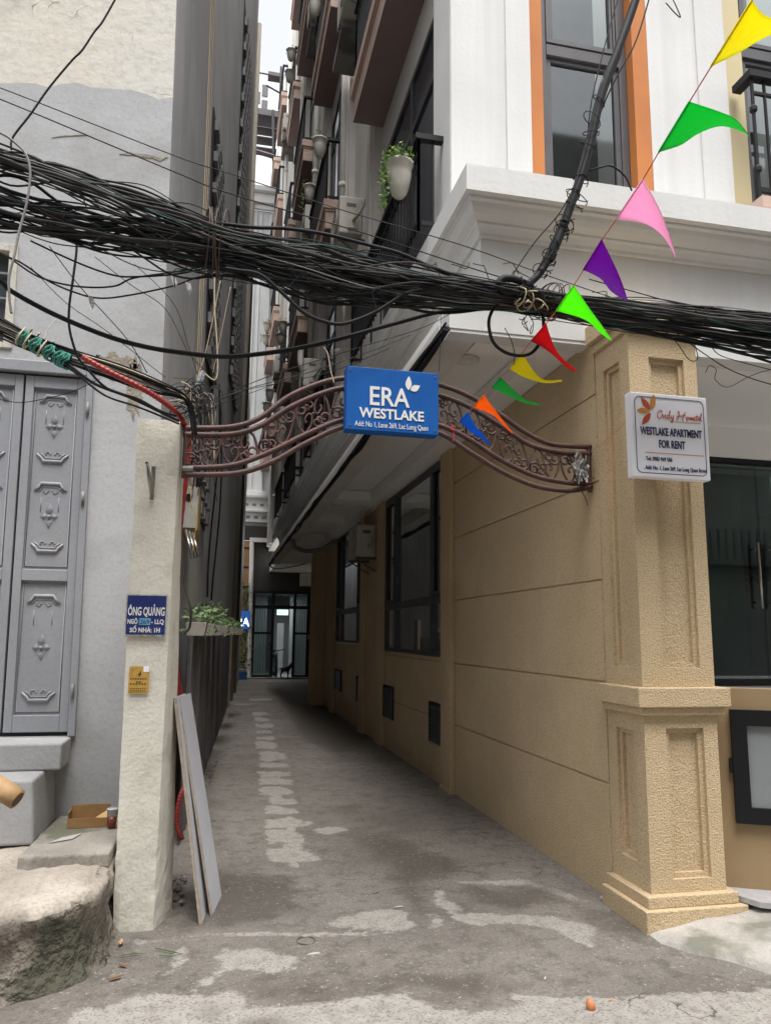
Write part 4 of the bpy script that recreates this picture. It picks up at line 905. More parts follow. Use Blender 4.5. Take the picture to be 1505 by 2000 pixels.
# ================================================================== iron arch
def arch():
    Y = 4.50; t = thing('iron_arch', 'rusty brown wrought iron arch with scrollwork spanning the lane', 'arch', (1.0, Y, 2.6))
    U1 = [(357, 836), (450, 834), (507, 816), (563, 775), (623, 749), (675, 738), (765, 733), (856, 751), (915, 773), (980, 812), (1024, 843), (1076, 867), (1153, 873)]
    U2 = [(357, 848), (450, 848), (507, 832), (563, 797), (623, 770), (675, 757), (765, 754), (856, 771), (915, 794), (980, 833), (1033, 868), (1094, 883), (1153, 886)]
    L1 = [(357, 914), (451, 909), (526, 883), (600, 847), (675, 818), (765, 811), (856, 830), (915, 857), (980, 899), (1046, 930), (1111, 943), (1153, 944)]
    L2 = [(357, 927), (463, 924), (533, 901), (600, 864), (675, 832), (765, 826), (856, 845), (915, 881), (980, 921), (1046, 949), (1111, 958), (1155, 950)]
    def P(l): return smooth_path([W(x, y, Y=Y) for x, y in l], 8)
    for nm, l in (('top_rail', U1), ('top_rail', U2), ('bottom_rail', L1), ('bottom_rail', L2)):
        q = MB(); q.tube(P(l), .0175, 8); q.build(nm, m_iron, t, smooth=True)
    A, B = P(U2), P(L1)
    def at(path, x):
        for i in range(len(path)-1):
            if path[i].x <= x <= path[i+1].x: f = (x-path[i].x)/(path[i+1].x-path[i].x); return path[i].z*(1-f)+path[i+1].z*f
        return path[-1].z if x > path[-1].x else path[0].z
    x0, x1 = -.245, 2.37; q = MB()
    for x in (x0+.01, x1-.01):
        q = MB(); q.tube([(x, Y, at(B, x)-.06), (x, Y, at(A, x)+.05)], .014, 6); q.build('end_bar', m_iron, t)
    def pt(u, v):   # u along, v 0..1 between rails
        x = x0+(x1-x0)*u; a, b = at(B, x), at(A, x); return Vector((x, Y, b*v+a*(1-v)))
    cells = 12; rng = random.Random(5)
    for c in range(cells):
        u0, u1 = c/cells, (c+1)/cells; q = MB(); r = .0082; flip = c % 2
        def L(pts, rr=r): q.tube(smooth_path([pt(u0+(u1-u0)*a, (1-v) if flip else v) for a, v in pts], 5), rr, 5)
        def spiral(a, v, rad, turns, start, dirn=1):
            p = pt(u0+(u1-u0)*a, (1-v) if flip else v); k = int(turns*12)
            q.tube([p+Vector((math.cos(start+dirn*i*.52)*rad*(1-.72*i/k), 0, math.sin(start+dirn*i*.52)*rad*(1-.72*i/k))) for i in range(k+1)], r, 5)
        # big S between the rails, C scrolls in its bellies, small curls, collar ball
        L([(.02, .0), (.04, .35), (.12, .72), (.28, .95), (.45, .80), (.46, .55), (.36, .45), (.27, .56), (.31, .68)])
        L([(.98, 1.0), (.96, .65), (.88, .28), (.72, .05), (.55, .20), (.54, .45), (.64, .55), (.73, .44), (.69, .32)])
        spiral(.17, .25, .046, 1.4, 0, 1); spiral(.83, .75, .046, 1.4, 3.1, 1); spiral(.62, .80, .036, 1.3, 1.5, -1); spiral(.38, .20, .036, 1.3, 4.6, -1)
        q.lathe(pt(u0+(u1-u0)*.5, .5), [(0, -.012), (.010, -.006), (.010, .006), (0, .012)], 8)
        q.build('scroll_panel', m_iron, t, smooth=True)
    # carry brackets beneath left end, tape
    q = MB(); a = W(360, 916, Y=Y); q.tube([a+Vector((-.01, 0, 0)), a+Vector((.05, 0, .004))], .021, 8); q.build('tape_wrap', m_cableg, t)
    # plastic bag caught at the right end
    c = W(1132, 908, Y=4.46); bt = thing('plastic_bag', 'torn white plastic bag snagged on the right end of the iron arch', 'bag', tuple(c))
    from mathutils import noise
    for kk, (ox, oz, ww, hh, sd) in enumerate(((-.02, .075, .05, .12, 1.3), (.02, .06, .065, .13, 4.1), (.0, .0, .085, .11, 7.7), (-.025, -.02, .04, .08, 9.2))):
        q = MB(); N, K = 14, 18; vs = []
        for j in range(K+1):
            for i in range(N+1):
                u, v = i/N-.5, j/K; n1 = noise.noise(Vector((u*5+sd, v*4, sd))); n2 = noise.noise(Vector((u*13, v*11+sd, 2)))
                vs.append(c+Vector((ox+u*ww*(1-.35*math.sin(v*3.1+sd)**2)+.012*n1, -.012*kk+.045*n1+.015*n2, oz-v*hh+.014*n2+.02*math.sin(u*6+sd))))
        q.add(vs, [(j*(N+1)+i, j*(N+1)+i+1, (j+1)*(N+1)+i+1, (j+1)*(N+1)+i) for j in range(K) for i in range(N)]); q.build('film', M('bag_film', (.50, .49, .48), (.30, .29, .28), 30, rough=.3), bt).modifiers.new('t', 'SOLIDIFY').thickness = .0008
    q = MB(); q.tube(smooth_path([c+Vector((0, 0, -.10)), c+Vector((-.01, 0, -.15)), c+Vector((.015, .0, -.19)), c+Vector((.04, 0, -.24)), c+Vector((.045, 0, -.27))], 4), .004, 5); q.tube(smooth_path([c+Vector((0, 0, -.12)), c+Vector((.05, -.01, -.10)), c+Vector((.10, 0, -.08))], 4), .004, 5); q.build('twisted_tail', m_iron, bt)
arch()
# ================================================================== blue sign on the arch
def era():
    Y = 4.36; a, b, c, d = W(676, 716, Y=Y), W(856, 727, Y=Y), W(856, 848, Y=Y), W(676, 840, Y=Y)
    x0, x1 = (a.x+d.x)/2, (b.x+c.x)/2; z0, z1 = (c.z+d.z)/2, (a.z+b.z)/2; w_, h = x1-x0, z1-z0; xc = (x0+x1)/2
    t = thing('blue_hanging_sign', 'blue sign board with white letters and leaf emblem in the middle of the arch', 'sign', (xc, Y, z0))
    q = MB(); q.box(x0, x1, Y, Y+.10, z0, z1); q.build('board', m_blue, t, bevel=.004)
    yy = Y-.0005
    text('ERA', h*.42, m_lettw, t, (x0+w_*.455, yy, z0+h*.41), width=w_*.43, bold=.0022)
    text('WESTLAKE', h*.215, m_lettw, t, (xc-w_*.01, yy, z0+h*.205), width=w_*.70, bold=.0022)
    text('Add: No 1, Lane 269, Lac Long Quan', h*.115, m_lettw, t, (xc-w_*.01, yy, z0+h*.06), width=w_*.79, bold=.0002)
    def leaf(base, ang, L, wd):
        P = []; n = 10; dx, dz = math.cos(ang), math.sin(ang)
        for i in range(n+1): f = i/n; s = wd*math.sin(math.pi*f**.85); P.append((base[0]+dx*L*f-dz*s, yy-.003, base[1]+dz*L*f+dx*s))
        for i in range(n-1, 0, -1): f = i/n; s = -wd*math.sin(math.pi*f**.85); P.append((base[0]+dx*L*f-dz*s, yy-.003, base[1]+dz*L*f+dx*s))
        q = MB(); q.prism(P, (0, .0028, 0)); q.build('leaf_emblem', m_lettw, t)
    leaf((x0+w_*.665, z0+h*.685), math.radians(88), h*.23, h*.048); leaf((x0+w_*.69, z0+h*.685), math.radians(30), w_*.12, h*.05)
    for fx, fz in ((.04, .07), (.96, .07), (.04, .93), (.96, .93)):
        q = MB(); q.cyl((x0+w_*fx, Y-.004, z0+h*fz), (x0+w_*fx, Y+.001, z0+h*fz), .006, 8); q.build('bolt', m_steel, t)
    for px_, in ((858,), ):
        q = MB(); q.tube(px_path([(861, 600), (860, 650), (857, 725)], Y+.05), .0022, 5); q.build('hanging_wire', m_black, t)
era()
# ================================================================== white rental sign on the pillar
def cindy():
    Y = 3.80; a, b, c, d = W(1228, 766, Y=Y), W(1378, 775, Y=Y), W(1388, 937, Y=Y), W(1239, 932, Y=Y)
    x0, x1 = (a.x+d.x)/2, (b.x+c.x)/2; z0, z1 = (c.z+d.z)/2, (a.z+b.z)/2; w_, h = x1-x0, z1-z0; xc = (x0+x1)/2
    t = thing('white_rental_sign', 'white square apartment for rent sign with navy border on the ochre corner pillar', 'sign', (xc, Y, z0))
    q = MB(); q.box(x0, x1, Y, Y+.065, z0, z1); q.build('box', m_signw, t, bevel=.006)
    q = MB()
    for z in (z0+h*.25, z0+h*.75): q.box(xc-.12, xc+.12, Y+.065, PY0+.0, z-.015, z+.015)
    q.build('mounting_bar', m_steel, t)
    yy = Y-.0006
    def rr(m0, r, off):   # rounded border line
        P = []
        for cx, cz, s in ((x1-m0-r, z1-m0-r, 0), (x0+m0+r, z1-m0-r, 1), (x0+m0+r, z0+m0+r, 2), (x1-m0-r, z0+m0+r, 3)):
            for k in range(5): a_ = math.pi/2*s+math.pi/2*k/4; P.append((cx+r*math.cos(a_), yy-.0005, cz+r*math.sin(a_)))
        return P
    q = MB(); q.tube(rr(h*.05, .03, 0), .0022, 4, closed=True); q.build('border_line', m_ink, t)
    text('WESTLAKE APARTMENT', h*.13, m_ink, t, (xc+w_*.01, yy, z0+h*.50), width=w_*.80, bold=.0012)
    text('FOR RENT', h*.13, m_ink, t, (xc+w_*.01, yy, z0+h*.355), width=w_*.34, bold=.0012)
    q = MB(); q.box(x0+w_*.16, x0+w_*.92, yy-.001, yy+.0004, z0+h*.285, z0+h*.292); q.build('red_line', M('line_red', (.6, .12, .06), None), t)
    text('. Tel: 0983 969 586', h*.068, m_ink, t, (x0+w_*.14, yy, z0+h*.195), align='LEFT', width=w_*.36)
    text('. Add: No. 1, Lane 269, Lac Long Quan Street', h*.068, m_ink, t, (x0+w_*.13, yy, z0+h*.09), align='LEFT', width=w_*.82)
    # script name drawn as pen strokes
    S = [[(18, 17), (15, 21), (9, 20), (4, 14), (2, 7), (5, 2), (11, 2), (16, 6)], [(16, 8), (19, 12), (20, 8), (20, 3), (23, 3), (26, 11), (28, 10), (27, 4), (30, 3), (33, 6)],
         [(38, 10), (34, 11), (32, 6), (34, 2), (38, 5), (41, 13), (43, 19), (42, 22), (40, 14), (39, 5), (42, 2), (46, 5)], [(45, 10), (46, 4), (49, 3), (52, 8), (53, 11), (51, 0), (48, -7), (45, -7), (47, -2), (54, 4)],
         [(66, 20), (71, 22), (72, 18), (69, 8), (65, 2), (61, 3)], [(92, 21), (87, 16), (82, 6), (80, 1), (84, 0)], [(62, 9), (72, 11), (84, 12), (92, 14)],
         [(96, 9), (93, 7), (93, 3), (97, 2), (100, 6), (98, 10), (96, 9), (101, 9)], [(102, 3), (105, 10), (106, 3), (109, 10), (110, 3), (113, 10), (114, 3), (117, 4)],
         [(117, 5), (121, 8), (120, 11), (117, 8), (118, 3), (122, 3), (125, 6)], [(129, 18), (126, 5), (128, 2), (132, 5)], [(123, 12), (133, 13)],
         [(133, 5), (137, 8), (136, 11), (133, 8), (134, 3), (138, 4)], [(139, 6), (143, 18), (142, 21), (140, 10), (140, 3), (144, 4)]]
    q = MB(); ox, oz, sc_ = x0+w_*.33, z0+h*.70, w_*.60/145
    for s in S: q.tube(smooth_path([(ox+x*sc_, yy-.0012, oz+z*sc_*1.15) for x, z in s], 5), .0021, 4)
    q.build('script_lettering', M('script_red', (.50, .07, .03), None), t)
    q = MB(); q.box(x0+w_*.5, x0+w_*.9, yy-.001, yy+.0004, z0+h*.675, z0+h*.681); q.build('thin_line', M('line_orange', (.6, .28, .08), None), t)
    for ang, L, c_ in ((178, .085, (.58, .25, .04)), (128, .095, (.50, .08, .03)), (80, .10, (.58, .25, .04)), (232, .095, (.50, .08, .03)), (100, .0, None)):
        if not c_: continue
        a_ = math.radians(ang); P = []; n = 8; bx, bz = x0+w_*.265, z0+h*.775
        dx, dz = math.cos(a_), math.sin(a_)
        for i in range(n+1): f = i/n; s = .018*math.sin(math.pi*f); P.append((bx+dx*(L*f+.01)-dz*s, yy-.002, bz+dz*(L*f+.01)+dx*s))
        for i in range(n-1, 0, -1): f = i/n; s = -.018*math.sin(math.pi*f); P.append((bx+dx*(L*f+.01)-dz*s, yy-.002, bz+dz*(L*f+.01)+dx*s))
        q = MB(); q.prism(P, (0, .0018, 0)); q.build('petal_emblem', M('petal_%d' % (int(c_[0]*100)), c_, None), t)
    q = MB(); q.tube(px_path([(1238, 800, 3.9), (1215, 830, 3.99), (1180, 862, 4.3), (1155, 880, 4.45)], 4), .002, 4); q.build('yellow_wire', M('wire_yellow', (.5, .27, .04), None), t)
cindy()
# ================================================================== bunting
def bunting():
    t = thing('bunting_string', 'string of bright triangular pennant flags running from the iron arch up to the right', 'bunting', tuple(W(900, 815, Y=4.3)))
    fl = [('yellow flag nearest the top right corner', (1.0, .92, .0), 1.75, [(1468, 0), (1490, 28), (1520, 40), (1560, 60)], [(1388, 130), (1440, 104), (1505, 68), (1560, 62)]),
          ('large green flag streaming right', (.0, .72, .12), 2.05, [(1346, 198), (1407, 219), (1437, 234), (1463, 266)], [(1286, 297), (1329, 283), (1363, 261), (1407, 246), (1450, 257), (1463, 268)]),
          ('pink flag', (1.0, .60, .80), 2.4, [(1255, 350), (1279, 392), (1298, 435), (1320, 502)], [(1203, 428), (1255, 435), (1294, 461), (1319, 503)]),
          ('purple flag', (.32, .0, .52), 2.75, [(1175, 468), (1198, 515), (1213, 550), (1225, 586)], [(1139, 527), (1172, 544), (1194, 570), (1224, 588)]),
          ('lime green flag in front of the cables', (.25, 1.0, .02), 3.05, [(1120, 557), (1150, 602), (1172, 632), (1194, 664)], [(1086, 607), (1141, 624), (1172, 650), (1193, 666)]),
          ('red flag', (.72, .005, .02), 3.35, [(1066, 632), (1081, 676), (1100, 702), (1126, 723)], [(1037, 666), (1072, 687), (1107, 718), (1125, 725)]),
          ('small yellow flag', (1.0, .90, .01), 3.6, [(1020, 689), (1041, 724), (1063, 742), (1097, 742)], [(995, 721), (1024, 737), (1063, 748), (1097, 745)]),
          ('small green flag', (.0, .52, .12), 3.8, [(977, 737), (1002, 761), (1025, 780), (1053, 789)], [(960, 757), (994, 774), (1025, 787), (1053, 792)]),
          ('small orange flag', (1.0, .30, .01), 4.0, [(945, 772), (967, 802), (985, 825), (1001, 846)], [(924, 796), (959, 809), (980, 828), (1000, 847)]),
          ('blue flag, last on the arch', (.01, .22, .70), 4.25, [(914, 805), (926, 829), (940, 845), (959, 868)], [(897, 823), (922, 846), (938, 856), (957, 870)])]
    string = [(1560, -150, 1.3), (1468, 0, 1.75), (1388, 130, 1.75), (1346, 198, 2.05), (1286, 297, 2.05), (1255, 350, 2.4), (1203, 428, 2.4), (1175, 468, 2.75), (1139, 527, 2.75), (1120, 557, 3.05), (1086, 607, 3.05), (1066, 632, 3.35), (1037, 666, 3.35), (1020, 689, 3.6), (995, 721, 3.6), (977, 737, 3.8), (960, 757, 3.8), (945, 772, 4.0), (924, 796, 4.0), (914, 805, 4.25), (897, 823, 4.25), (884, 832, 4.47)]
    # spread depth smoothly along the string
    n = len(string); sp = []
    ys = [1.35]+[s[2] for s in string[1:]]
    for i, s in enumerate(string):
        yy = s[2]
        if 0 < i < n-1: yy = s[2]+(.10 if i % 2 == 0 else -.10)*(1 if i < 12 else .7)
        sp.append((s[0], s[1], yy))
    q = MB(); q.tube([W(x, y, Y=z) for x, y, z in sp], .0022, 5); q.build('string', M('string_red', (.55, .10, .06), None), t)
    for i, (lab, c, Y, up, lo) in enumerate(fl):
        ya, yb = sp[1+2*i][2], sp[2+2*i][2]; N, K = 18, 8; q = MB(); vs = []
        def samp(l, f):
            P = smooth_path([Vector((x, y, 0)) for x, y in l], 12); k = f*(len(P)-1); j = min(int(k), len(P)-2); return P[j].lerp(P[j+1], k-j)
        for a in range(N+1):
            f = a/N; u, w_ = samp(up, f), samp(lo, f)
            for b in range(K+1):
                g = b/K; p = u.lerp(w_, g); yy = ya+(yb-ya)*g+.10*f+.030*math.sin(f*5+g*1.4+i)*f*(Y/3)
                vs.append(W(p.x, p.y, Y=yy))
        q.add(vs, [(a*(K+1)+b, a*(K+1)+b+1, (a+1)*(K+1)+b+1, (a+1)*(K+1)+b) for a in range(N) for b in range(K)])
        m = bpy.data.materials.new('cloth_%d' % i); m.use_nodes = True; b_ = m.node_tree.nodes['Principled BSDF']; b_.inputs['Base Color'].default_value = (*c, 1); b_.inputs['Roughness'].default_value = .7
        nt_ = m.node_tree; nz_ = nt_.nodes.new('ShaderNodeTexNoise'); nz_.inputs['Scale'].default_value = 22; nz_.inputs['Detail'].default_value = 4; g_ = nt_.nodes.new('ShaderNodeNewGeometry'); nt_.links.new(g_.outputs['Position'], nz_.inputs['Vector'])
        bp_ = nt_.nodes.new('ShaderNodeBump'); bp_.inputs['Strength'].default_value = .9; bp_.inputs['Distance'].default_value = .012; nt_.links.new(nz_.outputs['Fac'], bp_.inputs['Height']); nt_.links.new(bp_.outputs[0], b_.inputs['Normal'])
        tl = nt_.nodes.new('ShaderNodeBsdfTranslucent'); tl.inputs[0].default_value = (*c, 1); mx = nt_.nodes.new('ShaderNodeMixShader'); mx.inputs[0].default_value = .5
        nt_.links.new(b_.outputs[0], mx.inputs[1]); nt_.links.new(tl.outputs[0], mx.inputs[2]); nt_.links.new(mx.outputs[0], nt_.nodes['Material Output'].inputs['Surface'])
        o = q.build('pennant', m, t, smooth=True, label=lab)
        md = o.modifiers.new('cloth', 'SOLIDIFY'); md.thickness = .0012
        h = MB(); h.tube([W(string[1+2*i][0], string[1+2*i][1], Y=ya), W(string[2+2*i][0], string[2+2*i][1], Y=yb)], .0042, 5); h.build('hem', m, o, smooth=True)
    q = MB(); q.tube(px_path([(884, 832), (886, 848), (884, 862)], 4.46), .003, 5); q.tube(px_path([(884, 832), (880, 838), (887, 840)], 4.46), .004, 5); q.build('knot', M('string_red2', (.6, .02, .02), None), t)
bunting()
# ================================================================== CABLES
def cable(pts, r, mat, label, n=6, group=None, name='cable', cat='cable', smooth=True):
    q = MB(); q.tube(pts, r, n); o = q.build(name, mat, smooth=smooth); return tag(o, label, cat, group)
def interp(xs, ys, x): return float(np.interp(x, xs, ys))
def bundle():
    X_ = [-420, -200, 0, 100, 200, 350, 450, 550, 640, 750, 850, 960, 1100, 1250, 1400, 1505, 1700, 2000]
    TOP_ = [150, 220, 291, 318, 345, 396, 430, 453, 470, 502, 527, 545, 568, 588, 604, 616, 636, 660]
    BOT_ = [330, 385, 440, 468, 492, 530, 548, 576, 597, 606, 602, 606, 628, 652, 674, 692, 716, 745]
    rng = random.Random(11); xs = list(range(-420, 2001, 44))
    mats = [m_cable]*9+[m_cable2]*7+[m_cableg, m_cablet]
    for c in range(98):
        upper = c % 9 < 4; t0 = rng.uniform(-.01, .27) if upper else rng.uniform(.44, .98)
        if not upper and rng.random() < .25: t0 = rng.uniform(.8, 1.04)
        t1 = min(1.02, max(0, rng.betavariate(1.3, 1.5))); ph = [rng.uniform(0, 6.3) for _ in range(4)]; am = rng.uniform(.015, .075) if rng.random() < .8 else rng.uniform(.09, .17); Y0 = 3.5+rng.uniform(-.10, .10)
        t2 = min(1, max(0, t1+rng.uniform(-.3, .3))); P = []
        sag = rng.uniform(0, 1)**4*20
        for x in xs:
            a, b = interp(X_, TOP_, x), interp(X_, BOT_, x)
            f = interp([-420, 60, 430, 900, 1400, 2000], [t0, t0, (t0*.6+t1*.4), t1, t2, t2], x)
            f += am*math.sin(x*.011+ph[0])+am*.5*math.sin(x*.027+ph[1])
            # knots where the bundle is tied together
            for kx, kw in ((460, 70), (1050, 90)): f = .5+(f-.5)*(1-.12*math.exp(-((x-kx)/kw)**2))
            y = a+(b-a)*f+sag*math.sin(math.pi*((x-460)/590)) if 460 < x < 1050 else a+(b-a)*f
            P.append(W(x, y, Y=Y0+.05*math.sin(x*.006+ph[2])+(0.10*(f-.5) if True else 0)))
        m = mats[rng.randrange(len(mats))]; r = rng.choice([.0030, .0036, .0042, .005, .0055, .0065, .008])
        if m in (m_cableg, m_cablet): r = .0028
        lab = {'black_cable': 'black cable running within the thick tangled bundle across the lane', 'faded_cable': 'faded greyish black cable within the thick tangled bundle across the lane',
               'grey_cable': 'thin light grey cable within the thick tangled bundle across the lane', 'teal_cable': 'thin teal cable within the thick tangled bundle across the lane'}[m.name]
        cable(smooth_path(P, 3), r, m, lab, 5, 'bundle of '+m.name.replace('_', ' ')+'s across the lane')
bundle()
def lower_bundle():
    T_ = [(-300, 470), (-120, 560), (0, 616), (60, 647), (135, 677), (239, 713), (329, 752), (362, 772), (378, 800), (384, 850)]
    B_ = [(-300, 540), (-120, 610), (0, 659), (60, 686), (135, 712), (209, 737), (284, 764), (344, 775), (366, 790), (376, 850)]
    rng = random.Random(5)
    def s(l, f): P = smooth_path([Vector((a, b, 0)) for a, b in l], 6); k = f*(len(P)-1); j = min(int(k), len(P)-2); return P[j].lerp(P[j+1], k-j)
    for c in range(26):
        t = rng.random(); ph = rng.uniform(0, 6); P = []; Y0 = 4.25+rng.uniform(-.06, .06)
        for i in range(26):
            f = i/25; k = min(1, max(0, t+.13*math.sin(f*7+ph))); p = s(T_, f).lerp(s(B_, f), k); P.append(W(p.x, p.y, Y=Y0+.25*max(0, f-.6)))
        m = [m_cable, m_cable, m_cable2, m_cable, m_cableb][c % 5] if c % 11 else m_cableg
        cable(smooth_path(P, 2), rng.choice([.003, .004, .005, .006]), m, ('cream' if m is m_cableb else 'grey' if m is m_cableg else 'dark')+' cable in the lower left bundle that runs to the cream post', 5, 'lower left bundle of %s cables' % ('cream' if m is m_cableb else 'grey' if m is m_cableg else 'dark'))
    # green tape wrapped round it
    for k, (x, y) in enumerate(((42, 658), (66, 672), (92, 686), (112, 697), (122, 701))):
        q = MB(); c = W(x, y, Y=4.18); d = (W(x+20, y+10, Y=4.18)-c).normalized()
        for j in range(3):
            a = c+d*(j*.017); q.tube([a+d*(.012*math.sin(i*.9+j))+Vector((0, -.050*math.cos(i*math.pi/6), 0))+Vector((-d.z, 0, d.x))*(.040*math.sin(i*math.pi/6)) for i in range(12)], .0065, 5, closed=True)
        o = q.build('green_tape', M('green_tape', (.04, .26, .20), (.02, .15, .11), 20, rough=.5)); tag(o, ['green tape wrap nearest the left edge on the lower bundle', 'second green tape wrap from the left on the lower bundle', 'middle green tape wrap on the lower bundle', 'second green tape wrap from the right on the lower bundle', 'rightmost green tape wrap, before the red conduit'][k], 'tape')
    for k, (x, y) in enumerate(((38, 655), (52, 664), (80, 680))):
        q = MB(); c = W(x, y, Y=4.17); q.tube([c+Vector((.05*math.cos(i*.55)*.5+.003*i, -.06*math.sin(i*.55), .055*math.cos(i*.55+.6))) for i in range(13)], .005, 5)
        o = q.build('cream_tie', m_cableb, smooth=True); tag(o, ['cream cord tied around the lower bundle at the left edge', 'cream cord tied across the green tape, left one', 'cream cord tied across the green tape, right one'][k], 'cord')
lower_bundle()
def conduit():
    P = px_path([(161, 697, 4.08), (209, 724, 4.08), (269, 754, 4.1), (314, 781, 4.16), (344, 806, 4.28), (362, 832, 4.56), (369, 860, 4.78), (366, 911, 4.80), (350, 1050, 4.86), (341, 1200, 4.88), (348, 1330, 5.05), (366, 1400, 5.15), (374, 1460, 5.2), (366, 1520, 5.2), (351, 1560, 5.15), (346, 1610, 5.1), (356, 1640, 5.05)], 5, 26)
    q = MB(); rs = [.0165 if (i//2) % 2 else .0143 for i in range(len(P))]; q.tube(P, rs, 10); tag(q.build('red_conduit', m_red, smooth=True), 'red corrugated conduit sleeve coming off the lower cables and down behind the post', 'conduit')
conduit()
